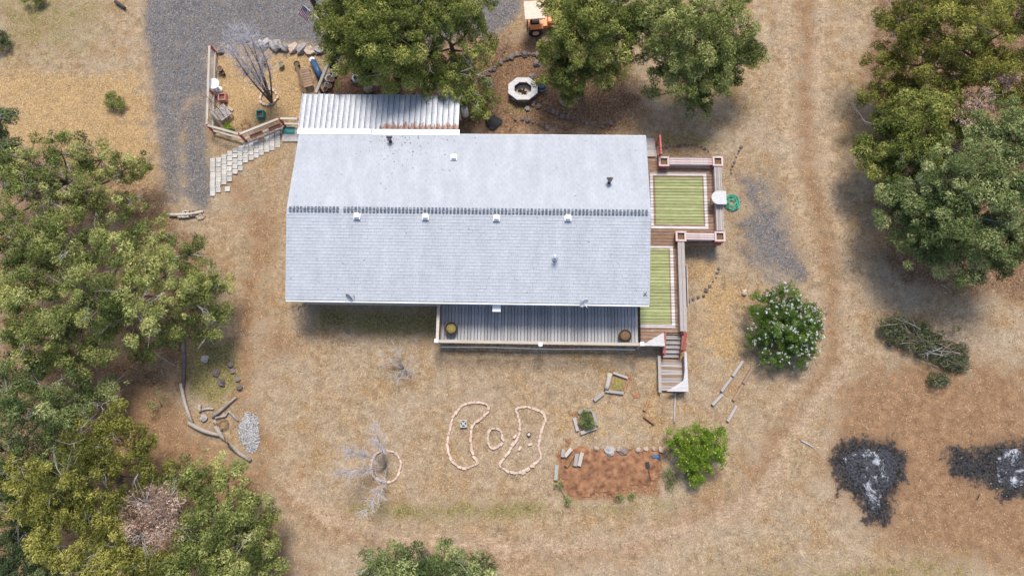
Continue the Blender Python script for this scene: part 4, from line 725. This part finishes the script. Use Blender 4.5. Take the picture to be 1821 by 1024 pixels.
db = empty('patterned_block', at(342.5, 381), .1, 'dark red patterned block next to the white one at the driveway end', 'block'); MB().box((0, 0, .08), (.34, .34, .16)).build('body', m_clay, db, bevel=.01)
for x, y in ((-.09, -.09), (.09, -.09), (-.09, .09), (.09, .09)): MB().box((x, y, .165), (.1, .1, .02)).build('inset', m_char, db)
for i, (x, y) in enumerate(((352, 386), (357, 383), (360, 387), (355, 389), (363, 383))): rock(x, y, 3.4, 'tan', 'brown stone in the small heap by the driveway log', 'stones by the driveway log')
path = tag(empty('path'), kind='structure'); path['label'] = 'pale concrete paver path stepping down to the driveway'
cols_ = [(400, 440, 432, 720), (443, 484, 428, 695), (486, 527, 405, 635), (528, 568, 378, 612), (570, 610, 355, 555), (610, 650, 340, 530), (650, 690, 315, 470), (692, 730, 300, 450), (730, 770, 285, 432), (770, 810, 300, 412), (810, 850, 250, 388), (850, 890, 235, 375), (890, 935, 210, 355)]
pv = [MB().box((0, 0, 0), (.285, .29, .06)).mesh('paver', m_paver, bevel=.008), MB().box((0, 0, 0), (.285, .25, .06)).mesh('paver', m_paver, bevel=.008)]
for x0, x1, y0, y1 in cols_:
    A_ = at(280 + (x0 + x1) / 2 / 4.268, 180 + y1 / 4.268); B_ = at(280 + (x0 + x1) / 2 / 4.268, 180 + y0 / 4.268); n = max(2, round((B_ - A_).length / .295))
    for i in range(n): p = A_.lerp(B_, (i + .5) / n); place('paver', pv[i % 2 if random.random() < .5 else 0], path, p + Vector((random.gauss(0, .008), 0, .012 + random.uniform(-.008, .01))), (random.gauss(0, .012), random.gauss(0, .012), random.gauss(0, .03)))
place('paver', pv[0], path, at(404.8, 336.5) + Vector((0, 0, .015)), (0, 0, .05))
MB().box((0, 0, 0), (.95, .75, .1)).build('landing_slab', m_conc, path, loc=at(516, 240) + Vector((.05, -.05, .0)))
tag(MB().box((0, 0, 0), (.7, .4, .02)).build('door_mat', m_teal, None, loc=at(514, 233) + Vector((0, 0, .075))), 'faded green door mat on the slab by the metal roof', 'mat')
# ------------------------------------------------------------------ fence and yard things
fence = empty('rail_fence', at(400, 235), 0, 'two-rail wooden fence with red posts around the small front yard', 'fence'); F0 = fence.location
tpz = [(372.7, 80.5), (368, 223), (425.4, 239), (496.7, 211), (531, 212)]; G = [at(x, y, 1.0) for x, y in tpz]
def bar(a_, b_, wdt, ht, ma, name, parent, off):
    v = b_ - a_; return MB().box((0, 0, 0), (v.length, wdt, ht)).build(name, ma, parent, bevel=.006, loc=(a_ + b_) / 2 - off, rot=(0, -math.atan2(v.z, math.hypot(v.x, v.y)), math.atan2(v.y, v.x)))
for a_, b_ in zip(G[:-1], G[1:]):
    e = (b_ - a_).normalized() * .06
    for z, wd_ in ((0, .13), (-.68, .11)): bar(a_ + e + Vector((0, 0, z)), b_ - e + Vector((0, 0, z)), wd_, .07, m_palewood, 'rail', fence, F0)
for p in (G[0], G[0].lerp(G[1], .55), G[1], G[2], G[3], G[4]): MB().box((0, 0, 0), (.1, .1, 1.0)).build('post', m_red, fence, loc=(p.x - F0.x, p.y - F0.y, .48))
for f, lab in ((.33, 'pink flower trough hung on the fence, farther from the house'), (.8, 'pink flower trough hung on the fence, nearer the house')):
    p = G[2].lerp(G[3], f); v = G[3] - G[2]; tr_ = empty('flower_trough', (p.x, p.y, .45), math.atan2(v.y, v.x), lab, 'planter', 'pink troughs on the fence')
    MB().box((0, -.13, .1), (.75, .16, .2)).build('box', m_pink, tr_, bevel=.01); MB().box((0, -.13, .2), (.68, .11, .02)).build('soil', m_soil, tr_)
tag(bar(at(586, 107, .8), at(562, 166, .8), .16, .12, m_palewood, 'rail_beam', None, Vector()), 'long pale beam propped between the stone border and the metal roof', 'beam')
for x, y in ((585, 110), (567, 156)): tag(MB().box((0, 0, .37), (.12, .12, .74)).build('beam_post', m_dark, None, loc=(at(x, y, .8).x, at(x, y, .8).y, 0)), 'dark post holding the pale beam at the %s' % ('stone border' if y == 110 else 'metal roof'), 'post')
def pot(px, py, r, h, ma, fill, label, grp=None):
    p = empty('flower_pot', at(px, py), 0, label, 'pot', grp); MB().lathe([(r * .75, 0), (r, h), (r * 1.08, h), (r * 1.08, h + .03), (r * .86, h + .03), (r * .82, h - .05), (.01, h - .05)], 16).build('pot', ma, p, True); MB().lathe([(r * .8, h - .04), (r * .4, h - .01), (.01, h)], 12).build('soil', fill, p)
pot(394, 127, .17, .3, m_clay, m_soil, 'brown round pot by the fence above the birdbath'); pot(502, 118, .17, .24, m_greyrock, m_moss, 'grey pot with green growth near the stone border'); pot(530, 118, .17, .26, m_dark, m_soil, 'dark pot beside the wooden bench')
pot(399, 133, .1, .18, m_black, m_soil, 'small black pot tucked against the brown round pot'); pot(470, 114, .12, .16, m_dark, m_soil, 'squat dark pot under the leafless tall tree')
bb = empty('birdbath', at(390, 160), 0, 'round white birdbath standing against the fence', 'birdbath'); MB().lathe([(.2, 0), (.2, .05), (.08, .1), (.06, .5), (.1, .62)], 16).build('pedestal', m_white, bb, True); MB().lathe([(.1, .6), (.25, .66), (.33, .74), (.31, .75), (.22, .69), (.08, .68), (.05, .71), (.01, .71)], 24).build('bowl', m_white, bb, True)
def boxplanter(px, py, s, ma, label):
    b = empty('box_planter', at(px, py), .05, label, 'planter'); f = MB()
    for x, y, lx, ly in ((0, s / 2 - .03, s, .06), (0, -s / 2 + .03, s, .06), (s / 2 - .03, 0, .06, s - .12), (-s / 2 + .03, 0, .06, s - .12)): f.box((x, y, .18), (lx, ly, .36))
    f.build('box', ma, b); MB().box((0, 0, .13), (s - .12, s - .12, .24)).build('soil', m_soil, b)
boxplanter(399, 177, .44, m_pink, 'square pink-red planter box below the birdbath'); boxplanter(466, 207, .42, m_teal, 'square teal planter box near the sloping fence')
tag(MB().box((0, 0, .03), (.3, .14, .05)).build('wood_block', m_palewood, None, loc=at(411, 195), rot=(0, 0, -.6)), 'pale wood block on the straw by the slatted chair', 'wood block')
def slat_seat(name, px, py, rz, L_, W_, ma, label, cat, back=True, n=7):
    s = empty(name, at(px, py), rz, label, cat); me = MB().box((0, 0, 0), (W_, L_ / n - .02, .025)).mesh('slat', ma, bevel=.004)
    for i in range(n): place('slat', me, s, (0, -L_ / 2 + L_ / n * (i + .5), .38))
    for x in (-W_ / 2 + .05, W_ / 2 - .05):
        MB().box((x, 0, .34), (.05, L_, .05)).build('side_rail', ma, s)
        for y in (-L_ / 2 + .06, L_ / 2 - .06): MB().box((x, y, .16), (.05, .05, .32)).build('leg', ma, s)
    if back:
        for i in range(3): MB().box((-W_ / 2 - .06 - .03 * i, 0, .52 + .13 * i), (.025, L_, .1), ry=R(-15)).build('back_slat', ma, s)
    return s
slat_seat('slatted_chair', 401, 205, R(40), .85, .7, m_grey, 'grey slatted wooden chair in the fence corner', 'chair', n=8); slat_seat('wooden_bench', 549, 143, R(15), 1.25, .5, m_brown, 'brown slatted bench under the blue tarp roll', 'bench', n=8)
tr_ = empty('tarp_roll', at(566, 128), R(-63), 'dark blue tarp roll with pale end leaning by the pale beam', 'tarp'); MB().tube([(-.65, 0, .22), (0, .02, .27), (.6, 0, .3)], .18, .2, 12).build('roll', m_blue, tr_, True); MB().lathe([(.15, 0), (.16, .06), (.05, .08)], 12).build('end_bag', m_white, tr_, loc=(-.68, .0, .3))
clutter = [(592, 117, m_black, 'black crate'), (598, 122, m_white, 'white bucket'), (590, 130, m_white, 'white tin'), (596, 135, m_metal, 'grey metal pail'), (586, 141, m_metal, 'wide grey basin'), (592, 146, m_clay, 'brown clay pot'), (583, 153, m_white, 'chipped white pot'), (588, 157, m_clay, 'red-brown pot'), (580, 161, m_clay, 'small clay pot')]
for x, y, ma, what in clutter:
    if 'crate' in what:
        c_ = empty('crate', at(x, y), .4, 'black crate heading the row of pots beside the pale beam', 'crate'); MB().box((0, 0, .03), (.4, .3, .05)).build('bottom', ma, c_)
        for dx_, dy_, lx_, ly_ in ((0, .14, .4, .02), (0, -.14, .4, .02), (.19, 0, .02, .26), (-.19, 0, .02, .26)): MB().box((dx_, dy_, .17), (lx_, ly_, .22)).build('side', ma, c_)
    else: pot(x, y, .2 if 'basin' in what else random.uniform(.11, .15), random.uniform(.12, .3), ma, m_soil, what + ' in the row of pots beside the pale beam')
mw = empty('push_mower', at(634, 143), R(-25), 'small black and white push mower at the juniper edge', 'mower'); MB().lathe([(.2, .1), (.24, .14), (.22, .24), (.1, .3), (.02, .31)], 16).build('deck', m_white, mw, True); MB().box((.02, 0, .36), (.2, .18, .14)).build('engine', m_black, mw, bevel=.02)
for x in (-.18, .18):
    for y in (-.2, .2): MB().tube([(x, y - .02, .1), (x, y + .02, .1)], .1, .1, 12).build('wheel', m_black, mw)
MB().tube([(-.2, -.15, .2), (-.75, -.2, .85), (-.75, .2, .85), (-.2, .15, .2)], .014, .014, 6).build('handle', m_metal, mw)
# flag pole
up_ = empty('utility_pole', at(597, 82), 0, 'tall dark wooden pole rising behind the juniper, carrying a flag', 'pole'); MB().tube([(0, 0, -.1), (0, 0, 4), (0, 0, 8.5)], .16, .12, 12).build('shaft', m_dark, up_, True); MB().box((0, 0, 8.1), (2.2, .1, .12)).build('crossarm', m_dark, up_)
f0 = up_.location + Vector((-.1, 0, 2.55)); f1 = at(538.6, 8.8, 3.1); fl = empty('flag', f0, 0, 'striped red and white flag on a slanted staff', 'flag'); v = f1 - f0; MB().tube([(0, 0, 0), v], .018, .014, 8).build('staff', m_white, fl)
t = NT('flag_cloth'); cN = t.attr('tint'); t.out(cN.outputs['Color'], .8); m_flag = t.m
V = []; Fq = []; TC = []; nu, nv_ = 24, 13; su = v.normalized(); dn = (Vector((-.25, -.25, -.9)) - su * su.dot(Vector((-.25, -.25, -.9)))).normalized(); sd_ = su.cross(dn)
for i in range(nu):
    for j in range(nv_):
        b = len(V)
        for a_, c_ in ((i, j), (i + 1, j), (i + 1, j + 1), (i, j + 1)):
            uu, vv = a_ / nu, c_ / nv_; ww = .05 * math.sin(uu * 9 + vv * 3) * (.4 + vv); p = v * .97 - su * (.55 * vv) + dn * (.95 * uu) + sd_ * ww; V.append(tuple(p))
        Fq.append((b, b + 1, b + 2, b + 3)); cc = (.025, .035, .14, 1) if i < 10 and j < 7 else ((.45, .03, .05, 1) if j % 2 == 0 else (.78, .76, .76, 1))
        if i < 10 and j < 7 and i % 2 and j % 2: cc = (.7, .7, .72, 1)
        TC += [cc] * 4
place('cloth', fast_mesh('cloth', np.array(V), np.array(Fq), m_flag, {'tint': ('POINT', TC)}, True), fl)
# fire pit and neighbours
fp = empty('fire_pit', at(930, 165), 0, 'octagonal pale concrete fire pit with a dark inside', 'fire pit'); oc = lambda r, sq=1: [(r * math.cos(a_), r * sq * math.sin(a_)) for a_ in np.arange(8) * math.pi / 4 + math.pi / 8]
def ring8(ro, ri, z0, z1):
    o_, i_ = oc(ro, .82), oc(ri, .82); vs = [(x, y, z) for z in (z0, z1) for q in (o_, i_) for x, y in q]; fs = []
    for k in range(8): n_ = (k + 1) % 8; fs += [(k, n_, 16 + n_, 16 + k), (8 + n_, 8 + k, 24 + k, 24 + n_), (16 + k, 16 + n_, 24 + n_, 24 + k), (n_, k, 8 + k, 8 + n_)]
    return MB().add(vs, fs)
ring8(.82, .6, 0, .42).build('wall', m_rock, fp); ring8(.9, .52, .422, .5).build('rim', m_panel, fp); MB().prism(oc(.58, .8), .02, .1).build('ash_bed', m_tanrock, fp)
for k in range(4): a_ = random.uniform(0, 3); MB().tube([(.3 * math.cos(a_), .2 * math.sin(a_), .14), (-.25 * math.cos(a_), -.2 * math.sin(a_), .2)], .05, .03, 6).build('charred_log', m_char, fp)
bk = empty('blue_barrel', at(963, 158), 0, 'small blue barrel beside the fire pit', 'barrel'); MB().lathe([(.2, 0), (.24, .1), (.25, .3), (.22, .48), (.23, .5), (.2, .5), (.19, .46), (.01, .46)], 18).build('drum', m_blue, bk, True); MB().lathe([(.245, .15), (.26, .17), (.245, .19)], 18).build('hoop', m_metal, bk)
for x, y, lab in ((914, 176, 'left'), (922, 178, 'mid'), (932, 178, 'right')): rock(x, y, 4, 'grey', 'pale stone at the foot of the fire pit', 'stones at the fire pit foot')
pb = empty('propane_bottle', at(828, 205), R(20), 'white gas bottle standing at the metal roof corner', 'gas bottle'); MB().lathe([(.14, 0), (.2, .06), (.2, .75), (.12, .9), (.05, .93)], 18).build('cylinder', m_white, pb, True); MB().lathe([(.1, .9), (.11, 1.02), (.09, 1.02), (.08, .92)], 14).build('collar', m_metal, pb)
tag(MB().tube([(0, 0, .12), (.5, .25, .16)], .14, .13, 14).build('blue_drum', m_blue, None, True, loc=at(838, 212)), 'fallen blue-grey drum beside the black mulch mound', 'drum')
tag(MB().prism([(-.8, -.5), (.7, -.6), (.9, .3), (.2, .7), (-.7, .5)], 0, .5).build('covered_woodpile', m_pink, None, bevel=.08, loc=at(765, 168)), 'pinkish covered stack half hidden under the juniper', 'stack')
# orange tractor
tc_ = empty('small_tractor', at(974, 48), R(4), 'orange and cream small tractor half hidden under the juniper', 'tractor')
MB().box((.55, 0, .62), (1.2, .5, .42)).build('hood', m_orange, tc_, bevel=.07); MB().box((-.5, 0, .45), (1.3, .62, .25)).build('chassis', m_orange, tc_, bevel=.03); MB().box((-.75, 0, .7), (.5, .45, .12)).box((-1.0, 0, .95), (.1, .45, .45)).build('seat', m_black, tc_, bevel=.02)
MB().box((-.8, 0, 1.75), (1.15, 1.15, .07)).build('canopy', m_cream, tc_, bevel=.02)
for y in (-.5, .5):
    MB().box((-1.25, y, 1.1), (.05, .05, 1.3)).build('canopy_post', m_black, tc_); MB().box((-.7, y * 1.0, .85), (.75, .3, .08)).build('fender', m_orange, tc_, bevel=.02)
    for x, r in ((-.75, .4), (.85, .28)):
        wh = MB().tube([(x, y - .12, r), (x, y + .12, r)], r, r, 20).build('wheel', m_black, tc_); MB().tube([(x, y + math.copysign(.1, y), r), (x, y + math.copysign(.13, y), r)], r * .5, r * .5, 14).build('hub', m_cream, wh)
MB().tube([(-.2, 0, .8), (-.38, 0, 1.05)], .02, .02, 6).tube([(-.38 + .1 * math.sin(a_), .18 * math.cos(a_), 1.05 + .1 * math.sin(a_)) for a_ in np.linspace(0, 6.28, 14)], .018, .018, 6).build('steering_wheel', m_black, tc_)
# hose coil
hp = []
for k in range(9 * 24): a_ = k / 24 * 6.283; r = .30 + .14 * math.sin(k / 24 * 2.4) + .012 * math.sin(k * .9); hp.append((r * math.cos(a_) + .03 * math.sin(k / 24 * 1.7), r * math.sin(a_) * 1.05, .03 + .012 * (k / 24) + .01 * math.sin(k * .5)))
hp += [(hp[-1][0] - .05 * k, hp[-1][1] + .12 * k, .05) for k in range(1, 6)]
tag(MB().tube(hp, .017, .017, 6).build('garden_hose', m_hose, None, True, loc=at(1301, 361)), 'coiled bright green garden hose beside the deck bench', 'hose')
# brush pile
f_brush = fm('cut_juniper_foliage', (.06, .075, .035), (.15, .165, .08), (.29, .29, .17))
bp = empty('brush_pile', at(1645, 615), 0, 'heap of cut juniper branches on the bare ground', 'brush pile'); cs, rs, ts = [], [], []
for x, y, sx, sy, n in ((1595, 585, 18, 17, 36), (1630, 595, 22, 16, 36), (1670, 615, 24, 16, 34), (1700, 640, 18, 14, 26), (1672, 675, 10, 6, 9), (1640, 615, 20, 12, 18)):
    for k in range(int(n * 1.6)): p = at(x + rng.normal(0, sx * .75), y + rng.normal(0, sy * .75), rng.uniform(.12, .55)); cs.append(np.array(p)); rs.append(rng.uniform(.18, .34)); ts.append(rng.uniform(.1, .7))
foliage_obj('cut_foliage', cs, rs, 190, .11, f_brush, bp, ts, .6)
for k in range(24):
    x, y = random.choice(((1600, 580), (1640, 600), (1670, 605), (1690, 630), (1660, 640))); p = at(x + random.gauss(0, 14), y + random.gauss(0, 10), random.uniform(.45, .8)) - bp.location; a_ = random.gauss(R(-28), .5) + (math.pi if random.random() < .5 else 0); l = random.uniform(.7, 1.9)
    q = p + Vector((math.cos(a_) * l, math.sin(a_) * l, random.uniform(-.3, .1))); q.z = max(q.z, .1); pth = curve(p, q, .08, 5); b_ = MB().tube(pth, .022, .008, 5)
    for j in range(3): s = pth[1 + j]; b_.tube([s, s + Vector((math.cos(a_ + random.gauss(0, .7)), math.sin(a_ + random.gauss(0, .7)), .1)) * .45], .013, .005, 4)
    b_.build('branch', (m_clay, m_bark, m_clay, m_twig)[k % 4], bp, True)
